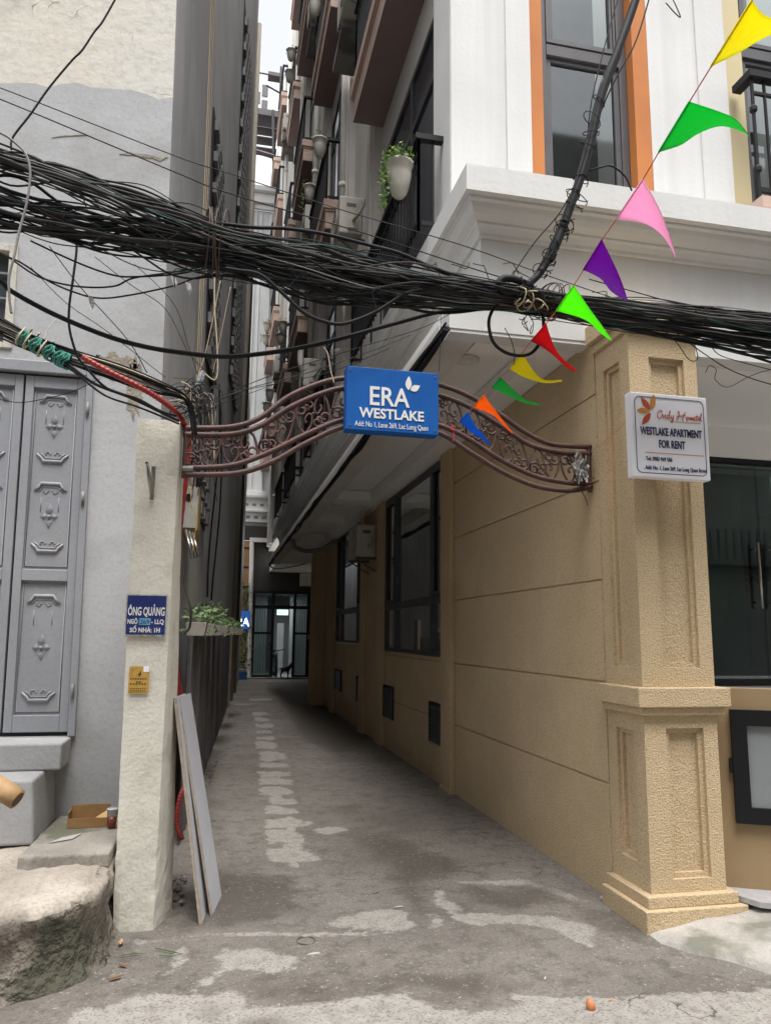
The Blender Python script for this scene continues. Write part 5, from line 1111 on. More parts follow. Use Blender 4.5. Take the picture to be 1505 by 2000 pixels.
def singles():
    C = [
     ([(-200, 440), (-60, 515), (0, 548), (18, 565), (60, 590), (120, 620), (209, 656), (284, 677), (359, 689), (433, 696), (507, 691), (600, 676), (675, 658), (768, 632), (861, 608), (960, 598), (1060, 610)], 3.75, .0125, m_cable, 'thick smooth black cable sagging below the bundle from the left edge to the middle'),
     ([(440, 524), (466, 528), (507, 536), (548, 569), (593, 610), (638, 629), (675, 631), (731, 610), (779, 580), (805, 569), (860, 560)], 3.38, .0095, m_cable, 'shiny black cable looping down in front of the bundle above the arch'),
     ([(430, 436), (500, 444), (560, 446), (640, 458), (720, 478), (780, 494), (830, 516), (880, 535)], 3.36, .009, m_cable, 'shiny black cable bowing along the top of the bundle near the hanging pot'),
     ([(149, 470), (149, 492), (143, 540), (135, 600), (136, 644), (150, 692), (167, 716), (209, 758), (269, 779), (314, 803), (345, 812)], 3.9, .0065, m_cable, 'black cable dropping straight down from the bundle in front of the grey house'),
     ([(120, 705), (135, 713), (185, 749), (254, 776), (323, 809), (350, 822)], 4.15, .009, m_cable, 'black cable sagging just below the red conduit'),
     ([(125, 712), (150, 730), (205, 772), (268, 794), (320, 815), (350, 828)], 4.18, .006, m_cable, 'thinner black cable hanging lowest beneath the red conduit'),
     ([(-60, 245), (0, 259), (35, 283), (52, 304), (59, 339), (52, 397), (38, 449), (28, 498), (18, 540), (18, 579), (22, 612)], 3.3, .0055, m_cableg, 'loose pale grey cable dangling at the left edge over the bundle'),
     ([(-60, 470), (9, 498), (75, 540), (150, 559), (221, 559), (260, 543), (338, 531), (400, 520)], 3.7, .0045, m_cable2, 'sagging cable just under the bundle over the grey wall, upper one'),
     ([(-60, 480), (30, 507), (90, 546), (144, 570), (194, 582), (254, 576), (338, 558), (386, 541), (440, 530)], 3.75, .0045, m_cable, 'sagging cable under the bundle over the grey wall, lowest of three'),
     ([(60, 470), (150, 512), (221, 537), (269, 540), (344, 535), (420, 520)], 3.65, .0045, m_cable, 'sagging cable under the bundle over the grey wall, shortest one'),
     ([(96, 480), (155, 558), (248, 662), (287, 728)], 4.3, .0028, m_cable, 'thin wire slanting steeply down across the grey wall to the lower bundle, left one'),
     ([(60, 520), (69, 531), (129, 591), (209, 647), (323, 737)], 4.3, .0022, m_cable, 'very thin wire slanting across the grey wall under the thick cable'),
     ([(185, 501), (254, 555), (323, 603), (365, 683), (395, 719)], 4.5, .0026, m_cable2, 'thin wire crossing from the grey wall onto the dark alley wall'),
     ([(263, 516), (338, 591), (368, 677), (385, 730)], 4.6, .0022, m_cable, 'thin wire at the corner of the grey house going down to the tangle'),
     ([(0, 780), (40, 786), (90, 778), (140, 765), (195, 740)], 4.3, .0022, m_cable, 'thin slack wire hanging across the top of the grey door'),
     ([(240, -30), (203, 37), (184, 62), (160, 98), (140, 118), (95, 172), (60, 222), (25, 268), (22, 292)], 3.4, .0048, m_cable, 'single black wire climbing to the top edge over the cream wall'),
     ([(-200, 100), (0, 171), (342, 304), (450, 339), (659, 407), (900, 478), (1060, 535), (1250, 600)], 3.45, .0026, m_cable2, 'upper of the two thin straight wires above the bundle'),
     ([(-200, 118), (0, 193), (342, 336), (450, 378), (707, 454), (900, 517), (1000, 548)], 3.45, .0030, m_cable, 'lower of the two thin straight wires above the bundle'),
     ([(1272, -20), (1242, 78), (1207, 144), (1180, 200), (1155, 270)], 3.4, .0045, m_cable, 'black wire joining the diagonal feeder cable from its right side'),
     ([(1211, -20), (1181, 87), (1155, 196), (1146, 279)], 3.4, .0035, m_cable, 'thin wire left of the diagonal feeder cable over the orange window'),
     ([(1150, 333), (1170, 327), (1194, 324), (1220, 344), (1233, 372)], 3.4, .005, m_cable, 'short black stub of wire curving out over the white cornice'),
     ([(1131, 344), (1094, 413), (1046, 470), (1011, 520), (1000, 540)], 3.38, .0035, m_cable, 'thin wire slanting left from the diagonal feeder cable to the bundle'),
     ([(975, 590), (960, 608), (954, 633), (963, 668), (989, 689), (1024, 694), (1046, 681), (1060, 650), (1060, 615)], 3.45, .0088, m_cable, 'round loop of black cable hanging below the bundle behind the pennants'),
     ([(985, 640), (998, 665), (1004, 690), (1003, 712)], 3.45, .0022, m_cable, 'thin wire tail inside the hanging cable loop'),
     ([(1180, 575), (1242, 602), (1307, 641), (1372, 689), (1429, 724), (1503, 750), (1560, 760)], 3.55, .003, m_cable2, 'thin slack wire hanging off the bundle to the right edge, above the white sign'),
     ([(1377, 728), (1385, 714), (1398, 722), (1396, 741), (1420, 756), (1459, 737), (1494, 724), (1530, 720)], 3.6, .002, m_cable2, 'kinked hair thin wire near the right edge over the entrance ceiling'),
     ([(1150, 545), (1229, 567), (1329, 593), (1420, 600), (1503, 611), (1600, 620)], 3.5, .003, m_cable, 'single wire riding just above the bundle at the right edge'),
     ([(1290, 640), (1320, 668), (1345, 702), (1362, 700), (1355, 670)], 3.5, .0025, m_cable, 'small curled wire end hanging in front of the pillar top'),
     ([(1380, 660), (1400, 690), (1440, 705), (1505, 722)], 3.5, .0025, m_cable, 'thin wire sagging under the bundle right of the pillar'),
     ([(700, 640), (712, 690), (716, 730), (740, 752)], 4.1, .0, m_cable, ''),
     ([(337, 815), (519, 737), (693, 681), (824, 640), (900, 600)], 4.3, .0024, m_cable, 'top one of the thin wires fanning from the post over the arch'),
     ([(345, 812), (470, 763), (600, 728), (712, 690), (800, 655)], 4.35, .0024, m_cable2, 'second of the thin wires fanning from the post over the arch'),
     ([(350, 820), (460, 768), (560, 745), (650, 725), (760, 680)], 4.32, .0022, m_cable, 'third of the thin wires fanning from the post over the arch'),
     ([(352, 822), (440, 786), (540, 748), (600, 720)], 4.4, .002, m_cable, 'lowest of the thin wires fanning from the post over the arch'),
     ([(419, 530), (419, 600), (423, 659), (425, 719), (419, 742), (398, 728)], 5.0, .005, m_cableb, 'cream wire hanging in a hook shape before the dark alley wall'),
     ([(431, 545), (412, 640), (398, 700), (386, 735)], 5.0, .0028, m_cableb, 'thin cream wire slanting left in front of the dark alley wall'),
     ([(450, 560), (432, 650), (415, 730)], 5.2, .002, m_cableb, 'faint thin pale wire close to the drain pipe'),
     ([(632, 678), (640, 692), (646, 725), (652, 748)], 4.2, .0035, m_cableb, 'short bent cream wire standing on the iron arch'),
     ([(364, 935), (372, 960), (374, 990), (383, 1010), (380, 1050), (376, 1078)], 5.6, .003, M('wire_yellow2', (.5, .3, .08), None), 'yellow wire falling over the meter box'),
     ([(358, 1120), (362, 1150), (372, 1190), (370, 1225), (358, 1238)], 5.3, .008, m_cable2, 'black cable loop sticking out behind the post above the planters'),
     ([(1300, 5), (1315, 22), (1328, 33), (1320, 12), (1305, -20)], 3.0, .003, M('twig', (.10, .06, .05), None), 'dead twig end dangling at the top edge'),
    ]
    for pts, Y, r, m, lab in C:
        if r <= 0: continue
        cable(px_path(pts, Y, 8), r, m, lab, 7)
    # white offcuts of cord
    for pts, lab in (([(87, 661), (92, 645), (103, 630), (108, 625)], 'short white cord tail rising from the green tape'),):
        cable(px_path(pts, 4.1), .0028, m_lettw, lab, 5, cat='cord')
    # plastic scraps on the bundle
    for (x, y), lab in (((338, 551), 'small white plastic scrap hanging under the bundle, left one'), ((366, 562), 'small white plastic scrap hanging under the bundle, right one'), ((176, 590), 'tiny dangling cream scrap on the lower sagging wire')):
        q = MB(); c = W(x, y, Y=3.7); q.add([c+Vector((-.012, 0, .03)), c+Vector((.012, .006, .028)), c+Vector((.022, -.004, -.01)), c+Vector((.014, .006, -.035)), c+Vector((.0, 0, -.012))], [(0, 1, 2, 3, 4)]); o = q.build('plastic_scrap', m_lettw); tag(o, lab, 'scrap')
        o.modifiers.new('t', 'SOLIDIFY').thickness = .002
singles()
def feeder():
    pts = [(1262, -110), (1250, -50), (1240, 0), (1205, 100), (1175, 180), (1152, 280), (1132, 350), (1114, 400), (1096, 450), (1074, 500), (1048, 540), (1012, 566), (987, 569), (973, 556), (983, 544), (1008, 546), (1034, 560), (1060, 585)]
    Y = 3.36; t = thing('feeder_cable', 'thick black feeder cable coming diagonally from the top edge and coiling at the bundle', 'cable', tuple(W(1114, 400, Y=Y)))
    P = px_path(pts, Y, 8); q = MB(); q.tube(P, [.0235 if i < 70 else .019 for i in range(len(P))], 10); q.build('sheath', m_cable, t, smooth=True)
    rng = random.Random(2)
    sec = P[24:88]
    for k in range(7):
        a0 = rng.uniform(0, 6.3); q = MB(); r0 = rng.uniform(.020, .027); s0 = rng.randrange(0, 14); s1 = len(sec)-rng.randrange(0, 22)
        q.tube([p+Vector((math.cos(a0+i*.07), 0, .3*math.sin(a0+i*.07)))*r0+Vector((0, -.015*math.sin(a0), 0)) for i, p in enumerate(sec[s0:s1])], rng.choice([.004, .005, .007]), 6); q.build('strand', [m_cable, m_cable2, m_cable][k % 3], t, smooth=True)
    for k in range(26):
        q = MB(); i = rng.randrange(8, 62); c = sec[min(i, len(sec)-1)]; ax = (sec[min(i+1, len(sec)-1)]-sec[i-1]).normalized(); u = ax.cross(Vector((0, 1, 0))).normalized(); R_ = rng.uniform(.030, .038) if rng.random() < .75 else rng.uniform(.04, .07)
        off = u*rng.uniform(-.02, .02)
        q.tube([c+off+u*R_*math.cos(j*.5)+Vector((0, 1, 0))*R_*math.sin(j*.5)*.8+ax*(.02*math.sin(j*.5+k)+.002*j) for j in range(14)], .0026, 5)
        q.build('binding_wire', m_cable, t, smooth=True)
feeder()
def tangles():
    rng = random.Random(21)
    spots = [((1040, 590), 3.36, 8, .045, m_cableb, 'cream'), ((1075, 600), 3.38, 6, .05, m_cable, 'black'), ((1040, 625), 3.4, 4, .04, m_cable, 'black')]
    def curl(c, R_, rng, n=16):
        ax = Vector((rng.uniform(-1, 1), rng.uniform(-.5, .5), rng.uniform(-1, 1))).normalized(); u = ax.orthogonal().normalized(); v = ax.cross(u); a0 = rng.uniform(0, 6.3)
        return [c+(u*math.cos(a0+i*.45)+v*math.sin(a0+i*.45)*rng.uniform(.9, 1.1))*R_*(1-.02*i)+ax*R_*.07*i for i in range(n)]
    for (x, y), Y, n, R_, m, cn in spots:
        t = thing('wire_tangle', '', 'wire'); c = W(x, y, Y=Y); t.location = c
        t['label'] = {0: 'tangle of cream wire curls beneath the feeder coil', 1: 'tangle of black wire curls right of the feeder coil', 2: 'small black wire curls under the bundle by the loop'}[spots.index(((x, y), Y, n, R_, m, cn))]
        for k in range(n):
            q = MB(); q.tube(smooth_path(curl(c+Vector((rng.uniform(-.06, .06), 0, rng.uniform(-.04, .04))), R_*rng.uniform(.6, 1.2), rng, rng.randrange(8, 16)), 2), .0032 if m is m_cableb else .0024, 5); q.build('curl', m, t, smooth=True)
    # junction mess above the post
    t = thing('junction_tangle', 'messy knot of cables and clear tape fixed at the house corner above the post', 'wire', tuple(W(392, 770, Y=5.0)))
    for k in range(44):
        Y = rng.uniform(4.75, 5.15); x0, y0 = rng.gauss(392, 13), rng.uniform(745, 800); P = [(x0-rng.uniform(20, 60), y0+rng.uniform(-12, 14)), (x0-10, y0+rng.uniform(-12, 12)), (x0+rng.uniform(-4, 10), y0+rng.uniform(5, 26)), (x0+rng.uniform(-8, 14), y0+rng.uniform(35, 80)), (x0+rng.uniform(-12, 20), y0+rng.uniform(85, 190))]
        q = MB(); q.tube(px_path(P, Y, 4), rng.choice([.0022, .003, .004, .006]), 5); q.build('cable', rng.choice([m_cable, m_cable, m_cable2, m_cableb, m_cable, m_cableg]), t, smooth=True)
    for k in range(10):
        q = MB(); q.tube(smooth_path(curl(W(rng.uniform(372, 410), rng.uniform(750, 800), Y=4.9), rng.uniform(.03, .07), rng), 2), .003, 5); q.build('curl', m_cable, t, smooth=True)
    q = MB(); a, b = W(397, 725, Y=4.95), W(384, 762, Y=4.95); q.tube([a, a.lerp(b, .4), b], [.016, .026, .02], 7); q.build('clear_tape', M('clear_tape', (.32, .33, .35), (.12, .12, .13), 60, rough=.25), t)
    # loose little tails on the bundle
    for k in range(24):
        x = rng.uniform(20, 1480); X_ = [0, 200, 350, 550, 750, 960, 1250, 1505]; y = np.interp(x, X_, [430, 490, 525, 570, 600, 600, 650, 688])-rng.uniform(10, 90 if x > 300 else 120)
        d = rng.choice([-1, 1]); P = [(x, y), (x+d*rng.uniform(8, 22), y+rng.uniform(-8, 14)), (x+d*rng.uniform(14, 40), y+rng.uniform(-12, 24)), (x+d*rng.uniform(10, 60), y+rng.uniform(-6, 44))]
        cable(px_path(P, 3.36+rng.uniform(-.02, .05), 5), .0024, m_cable, 'short loose wire tail curling off the thick cable bundle', 5, 'loose wire tails on the bundle', name='wire_tail', cat='wire')
    # bands tying the bundle
    for (x, ya, yb), lab in (((418, 408, 545), 'brown tie wires wrapped round the bundle left of the balconies'), ((1075, 560, 620), 'tie wires wrapped round the bundle near the purple pennant')):
        q = MB(); cz0, cz1 = W(x, ya, Y=3.5), W(x, yb, Y=3.5); c = cz0.lerp(cz1, .5); h = (cz0.z-cz1.z)/2
        for k in range(5): q.tube([c+Vector((.022*k-.04+.02*math.cos(i*math.pi/9+k), -.15*math.cos(i*math.pi/9), h*math.sin(i*math.pi/9)*.93)) for i in range(18)], .0028, 5, closed=True)
        tag(q.build('tie_wire', M('rust_wire', (.08, .05, .04), None, rough=.7), smooth=True), lab, 'wire')
tangles()
# cream wires stapled up the alley wall
q0 = [('cream wire running straight up the dark alley wall, left one', 7.45, .012), ('cream wire running straight up the dark alley wall, middle one', 7.62, .010), ('cream wire running straight up the dark alley wall, right one', 7.8, .009)]
for lab, y, r in q0:
    P = [(wx(y)-.022*(z-.9)*max(0, 1-(y-FY)/9.0)+.03, y+.10*math.sin(z*1.1)+(.05*(z-6)), z) for z in np.arange(3.3, 13, .35)]
    cable(smooth_path(P, 2), r*.6, m_cableb, lab, 5)
# ================================================================== alley, left side objects
def alley_left():
    # corrugated fence
    ya, yb = 6.1, 17.0; q = MB(); N = 330; vs = []
    for i in range(N+1):
        f = i/N; y = ya+(yb-ya)*f; x = -.215+.485*f+.018*math.sin(y*2*math.pi/.21)
        vs += [(x, y, .0), (x, y, 1.52)]
    q.add(vs, [(2*i, 2*i+2, 2*i+3, 2*i+1) for i in range(N)])
    f = thing('corrugated_fence', 'dark corrugated sheet fence along the left foot of the lane', 'fence', (0, 11, 0))
    q.build('sheet', M('corrugated_dark', (.17, .165, .17), (.10, .098, .105), 2, rough=.7, streak=.5, bump=.2, bsc=30), f, smooth=True)
    q = MB(); q.box(.255, .33, 16.9, 17.2, 0, 1.9); q.build('end_post', M('tan_timber', (.26, .22, .16), (.18, .15, .11), 5, rough=.85), f)
    # planter boxes on the fence
    rng = random.Random(9)
    names = ['first planter box on the corrugated fence, closest to the post', 'second planter box from the post with the tallest leaves', 'third planter box from the post', 'fourth planter box from the post', 'fifth planter box, half way along the fence', 'sixth planter box along the fence', 'last planter box, drooping with feathery leaves']
    for k, y in enumerate((6.75, 7.65, 8.6, 9.8, 11.2, 12.9, 14.8)):
        x = -.215+.485*(y-ya)/(yb-ya)+.02+.024*(y-6.9); L = .80; t = thing('planter_box', names[k], 'planter', (x, y, 1.53), 'planter boxes on the fence')
        q = MB(); w_ = .085
        q.prism([(x-w_*.8, y-L/2, 1.53), (x+w_*.8, y-L/2, 1.53), (x+w_, y-L/2, 1.64), (x-w_, y-L/2, 1.64)], (0, L, 0)); q.build('trough', M('planter_plastic', (.34, .31, .26), (.24, .22, .19), 10, rough=.75, speck=.2), t, bevel=.004)
        f_ = MB(); rr = random.Random(k+70)
        for j in range(150 if k in (1, 4, 6) else 90):
            p = Vector((x+rr.uniform(-.11, .12), y+rr.uniform(-L/2, L/2), 1.66+rr.uniform(0, .12)*(1.5 if k in (1, 2) else .8)-(.14 if rr.random() < .25 else 0))); u = Vector((rr.uniform(-1, 1), rr.uniform(-1, 1), rr.uniform(-.5, 1))).normalized(); v = u.orthogonal().normalized(); s = rr.uniform(.03, .075)
            f_.add([p, p+u*s*.5+v*s*.22, p+u*s, p+u*s*.5-v*s*.22], [(0, 1, 2, 3)])
        f_.build('foliage', m_leafd if k % 2 else M('leaf_mid', (.09, .17, .05), (.14, .20, .08), 15, rough=.6), t)
    # meter box on the wall
    t = thing('meter_box', 'open yellowed electric meter box on the alley wall behind the post', 'box', (-.26, 6.9, 2.75)); q = MB()
    q.box(-.34, -.205, 6.6, 7.35, 2.42, 2.80); q.build('cabinet', M('meter_yellow', (.40, .30, .14), (.30, .22, .10), 9, rough=.7, speck=.3, speck_sc=40), t, bevel=.008)
    q = MB(); q.box(-.34, -.215, 6.585, 6.598, 2.44, 2.79); q.build('door', M('meter_face', (.40, .40, .36), (.30, .30, .27), 8, rough=.6), t)
    q = MB(); q.tube([(-.29+.025*math.cos(a), 6.583, 2.70+.03*math.sin(a)) for a in [i*.5 for i in range(13)]], .005, 5); q.tube([(-.29, 6.584, 2.70), (-.29, 6.58, 2.70)], .028, 12); q.build('dial', m_black, t)
    for k, (dx, dz) in enumerate(((0, 0), (.03, -.03), (.055, -.015))):
        q = MB(); q.tube([W(362+k*7, 1035+k*3, Y=6.5), W(376+k*6, 1090-k*2, Y=6.4)], .014, 8); tag(q.build('metal_tube', m_steel, smooth=True), ['bare metal tube leaning below the meter box, left one', 'bare metal tube leaning below the meter box, middle one', 'bare metal tube leaning below the meter box, right one'][k], 'tube')
    # leaning boards
    def board(nb, fb, nt_, ft, th, name, mface, medge, lab):
        A, B, C_, D_ = map(Vector, (nb, fb, ft, nt_)); D_ = Vector(nt_); C_ = B+(D_-A); n = (B-A).cross(D_-A).normalized()
        if n.x > 0: n = -n
        t = thing(name, lab, 'board', nb); q = MB(); q.add([A, B, C_, D_], [(0, 1, 2, 3)]); q.build('white_face', mface, t)
        q = MB(); q.prism([A+n*.0008, B+n*.0008, C_+n*.0008, D_+n*.0008], n*th); q.build('core', medge, t); return t
    mw = M('board_white', (.62, .63, .68), (.56, .57, .62), 3, rough=.35); mc = M('board_core', (.40, .33, .26), (.30, .25, .2), 30, rough=.9)
    a, b = W(351, 1362, Y=4.68), W(364, 1357, Y=4.98)
    board((.046, 4.60, .004), (.098, 4.92, .004), tuple(a), tuple(b), .012, 'leaning_board', mw, mc, 'white faced board leaning against the post, outer one with the wider visible face')
    a2, b2 = W(344.5, 1363, Y=4.60), W(351, 1358, Y=4.9)
    board((-.008, 4.475, .004), (.03, 4.80, .004), tuple(a2), tuple(b2), .016, 'leaning_board', mw, mc, 'thin pale board leaning against the post, inner one seen edge on')
    # cable down the wall corner, drain line, black conduit bunch on the wall
    cable([(wx(20.2)+.09, 20.2, z) for z in np.arange(1.5, 12, .5)], .035, m_cable, 'black cable bunch clipped to the far end of the alley wall', 6)
    for k in range(2):
        yy = 9.6+k*.9; P = [(wx(yy)+.05+.03*math.sin(z*2+k), yy+.2*math.sin(z*.8+k), z) for z in np.arange(2.0, 4.9, .3)]
        cable(smooth_path(P, 2), .012, m_cable, 'black cable hanging slack down the dark alley wall behind the arch', 5, 'slack cables on the alley wall')
alley_left()
# cables clipped under the overhang of the apartment block
rng = random.Random(31)
for k in range(7):
    P = [(1.335-.012*(k % 3)+.012*rng.uniform(-1, 1), y, 3.475-.018*(k//3)+.02*rng.uniform(-1, 1)) for y in np.arange(4.3, 21.4, .6)]+[(1.5, 21.5, 3.38), (1.9, 21.4, 3.42), (2.3, 21.0, 3.5)]
    cable(smooth_path(P, 3), rng.choice([.008, .011, .014]), m_cable, 'black cable clipped along the lower edge of the white overhang', 5, 'cables along the overhang edge')
q = MB(); q.tube(smooth_path([(1.42, 15.5, 3.50), (1.5, 15.6, 3.34), (1.75, 15.7, 3.28), (2.05, 15.6, 3.32), (2.3, 15.4, 3.47)], 6), .05, 8); tag(q.build('flexible_hose', M('hose_grey', (.22, .22, .21), None, rough=.6), smooth=True), 'grey hose sagging under the soffit at the far end', 'hose')
# ================================================================== END OF THE LANE
def rear():
    Y = 27.7; b = thing('rear_house', 'dark glass fronted house closing the end of the lane', 'house', (2.3, Y, 0))
    def P(name, mat, boxes, parent=b, bevel=0): 
        q = MB(); [q.box(*x) for x in boxes]; return q.build(name, mat, parent, bevel=bevel)
    wood = M('orange_boards', (.30, .17, .075), (.20, .11, .05), 2, rough=.7, streak=.3)
    P('side_panel', wood, [(.3, 1.05, Y, Y+.1, 0, 4.9)]); P('panel_joint', m_black, [(.3, 1.05, Y-.015, Y-.001, z, z+.06) for z in (.55, 1.35, 2.3, 3.2, 3.9, 4.6)])
    P('dark_upper', M('dark_band', (.03, .028, .026), None, rough=.8), [(.3, 4.2, Y-.02, Y+.1, 4.92, 5.45), (1.06, 4.2, Y+.02, Y+.12, 3.1, 4.919), (1.06, 1.3, Y+.06, Y+.12, 0, 3.09)])
    q = MB(); q.tube([(1.075, Y-.1, 4.95), (1.12, Y-.1, 2.4), (1.16, Y-.1, 0)], .075, 8); q.box(1.0, 1.6, Y-.16, Y-.04, 4.85, 5.0); q.build('white_column', m_white_alley, b)
    fr = P('door_frame', m_black, [(1.22, 1.30, Y-.05, Y+.05, 0, 3.1), (1.30, 4.2, Y-.05, Y+.05, 3.0, 3.1), (1.30, 4.2, Y-.05, Y+.05, 2.46, 2.58), (1.88, 1.98, Y-.051, Y+.05, 0, 3.0), (2.66, 2.76, Y-.051, Y+.05, 0, 3.0), (3.15, 3.3, Y-.051, Y+.05, 0, 3.0), (1.3, 1.88, Y-.05, Y+.05, 0, .12), (2.76, 3.15, Y-.05, Y+.05, 0, .12), (1.3, 1.88, Y-.05, Y+.05, 1.55, 1.63), (2.76, 3.15, Y-.05, Y+.05, 1.55, 1.63)])
    q = MB()   # bars and fan pattern in the transoms
    for x in np.arange(1.36, 1.88, .09): q.box(x, x+.018, Y-.03, Y-.012, .12, 2.46)
    for x in np.arange(2.80, 3.15, .09): q.box(x, x+.018, Y-.03, Y-.012, .12, 2.46)
    for cx, s in ((1.32, 1), (1.98, 1), (3.12, -1)):
        for r in (.12, .2, .28, .36, .44): q.tube([(cx+s*r*math.cos(a)*1.25, Y-.02, 2.6+r*math.sin(a)*.85) for a in [i*math.pi/16 for i in range(9)]], .012, 4)
    q.build('grille', m_frame, fr)
    gl = MG('rear_glass', refl=.06, dark=.5)
    for x0, x1, z0, z1 in ((1.30, 1.88, .12, 2.46), (2.76, 3.15, .12, 2.46), (1.3, 3.15, 2.58, 3.0)):
        q = MB(); q.add([(x0, Y, z0), (x1, Y, z0), (x1, Y, z1), (x0, Y, z1)], [(0, 1, 2, 3)]); q.build('pane', gl, fr)
    P('air_vent_box', m_ac, [(2.86, 3.35, Y-.3, Y+.01, 3.3, 3.75)])
    P('inner_room', m_floor_inw, [(1.2, 4.2, 33, 33.1, 0, 3.1), (1.1, 1.2, Y+.1, 33, 0, 3.1), (4.2, 4.3, Y+.1, 33, 0, 3.1), (1.2, 4.2, Y+.1, 33, 3.1, 3.2), (1.2, 4.2, Y+.06, 33, .0, .02)])
    P('inner_door', m_white, [(2.35, 2.62, 31.0, 31.1, 0.02, 2.0)]); P('inner_partition', m_floor_in, [(2.75, 4.19, 30.0, 30.1, 0.02, 3.09), (1.21, 1.9, 30.5, 30.6, .02, 3.09)])
    ex = thing('exit_sign', 'small lit greenish EXIT sign inside the far open doorway', 'sign', (2.32, Y+.3, 2.33)); q = MB(); q.box(2.10, 2.50, Y+.25, Y+.32, 2.25, 2.44); q.build('light_box', ME('exit_glow', (.62, .95, .85), .8), ex)
    text('EXIT', .13, M('exit_green', (.02, .3, .14), None), ex, (2.30, Y+.248, 2.30), width=.28)
    lp = bpy.data.lights.new('room_light', 'AREA'); lp.energy = 9; lp.size = 1.0; lp.color = (.92, .98, 1); lo = bpy.data.objects.new('room_light', lp); COL.objects.link(lo); lo.location = (2.3, 29.2, 3.05)
    # step
    P('door_step', m_conc, [(.9, 3.6, Y-.5, Y-.06, 0, .05)])
    P('flank_wall', m_dark, [(3.32, 4.3, Y-.1, Y+.2, 0, 5.4)])
    # blue lit sign: letters "ERA", its left part hidden by the wall
    s = thing('lit_blue_sign', 'small lit blue sign with white letters on the boards at the end of the lane', 'sign', (.85, Y-.2, 2.03)); q = MB(); q.box(.52, 1.10, Y-.26, Y-.16, 1.72, 2.36); q.build('board', ME('sign_blue_lit', (.01, .05, .2), .5), s)
    text('ERA', .40, ME('sign_white_lit', (.75, .85, 1), 2.2), s, (.80, Y-.262, 1.83), width=.56, bold=.006)
rear()
def white_house():
    Y = 28.2; b = thing('white_house', 'narrow white house with moulded cornices rising behind the end of the lane', 'house', (1.2, Y, 5))
    q = MB(); q.box(-.6, 2.9, Y, Y+2.5, 5.5, 18.2); q.build('wall', M('far_white', (.62, .64, .64), (.55, .57, .57), 1, rough=.8, streak=.15), b)
    q = MB()
    for z0, z1, o in ((5.45, 5.6, .25), (5.6, 5.95, .5), (5.95, 6.05, .62), (6.05, 6.5, .4), (6.5, 6.62, .55), (6.62, 6.8, .3)): q.box(-.6-o*.3, 2.9, Y-o, Y-.001, z0, z1)
    q.build('lower_cornice', m_white, b, bevel=.02)
    q = MB()
    for z0, z1, o in ((18.2, 18.4, .15), (18.4, 18.8, .3), (18.8, 19.0, .5)): q.box(-.6-o*.3, 2.9, Y-o, Y-.001, z0, z1)
    q.build('roof_cornice', m_white, b, bevel=.02)
    q = MB()
    for k in range(9): q.box(.55+k*.28, .70+k*.28, Y-.52, Y-.501, 5.72, 5.82); q.box(.48+k*.28, .63+k*.28, Y-.402, Y-.4005, 6.2, 6.3)
    q.build('dentil_shade_plate', M('dentil_shadow', (.22, .23, .23), None), b)  # flat grey plates, dentil shadow put on as colour
    q = MB()
    for x in (.95, 1.35, 1.6): q.box(x, x+.05, Y-.06, Y-.001, 6.85, 18.1)
    q.box(.72, .80, Y-.1, Y-.001, 6.85, 18.1); q.build('moulding_strip', m_white, b)
    q = MB(); q.tube([(.62, Y-.2, 5.4), (.62, Y-.2, 19)], .05, 8); q.build('drain_pipe', m_cableg, b)
    # steel fire stair with open treads, high between the walls
    s = thing('steel_staircase', 'dark steel outdoor staircase with open treads high at the end of the lane', 'staircase', (.9, 26.5, 20)); Yc = 26.8
    a = W(489, 205, Y=Yc); dk = M('stair_steel', (.055, .05, .055), (.08, .07, .08), 3, rough=.6)
    q = MB(); p0, p1 = W(488, 205, Y=Yc), W(545, 228, Y=Yc); q.box(p0.x, p1.x, Yc, Yc+1.2, p1.z, p0.z-.05); q.build('landing', dk, s)
    for y in (243, 262, 283):
        p0, p1 = W(489, y, Y=Yc), W(540, y+9, Y=Yc); q = MB(); q.box(p0.x, p1.x, Yc, Yc+.5, p1.z+.0, p0.z); q.build('tread', dk, s)
    q = MB(); p0, p1 = W(489, 205, Y=Yc), W(491, 300, Y=Yc); q.tube([p0, p1], .05, 6); p0, p1 = W(533, 215, Y=Yc), W(534, 300, Y=Yc); q.tube([p0, p1], .06, 6); q.tube([W(489, 292, Y=Yc), W(536, 306, Y=Yc)], .09, 6); q.build('stringer', dk, s)
    q = MB()
    q.tube([W(489, 138, Y=Yc), W(550, 150, Y=Yc)], .03, 5); q.tube([W(520, 166, Y=Yc), W(548, 182, Y=Yc)], .04, 5); q.tube([W(549, 130, Y=Yc), W(546, 215, Y=Yc)], .05, 6)
    a_, b_ = W(524, 138, Y=Yc), W(552, 152, Y=Yc); q.box(a_.x, b_.x, Yc, Yc+.3, b_.z, a_.z); q.build('railing', dk, s)
    # pale far building above
    f = thing('distant_building', 'pale distant building glimpsed in the sky gap above the staircase', 'building', (2, 60, 20)); Yd = 60
    p0, p1 = W(488, 145, Y=Yd), W(545, 225, Y=Yd); q = MB(); q.box(p0.x-4, p1.x+2, Yd, Yd+4, 10, p0.z); q.build('wall', M('far_pale', (.72, .74, .74), None), f)
    q = MB()
    for x, y in ((494, 160), (503, 178), (518, 165), (517, 195)):
        p = W(x, y, Y=Yd-.05); q.box(p.x-.25, p.x+.25, Yd-.06, Yd-.01, p.z-1.1, p.z)
    q.build('window', m_gframe, f)
white_house()
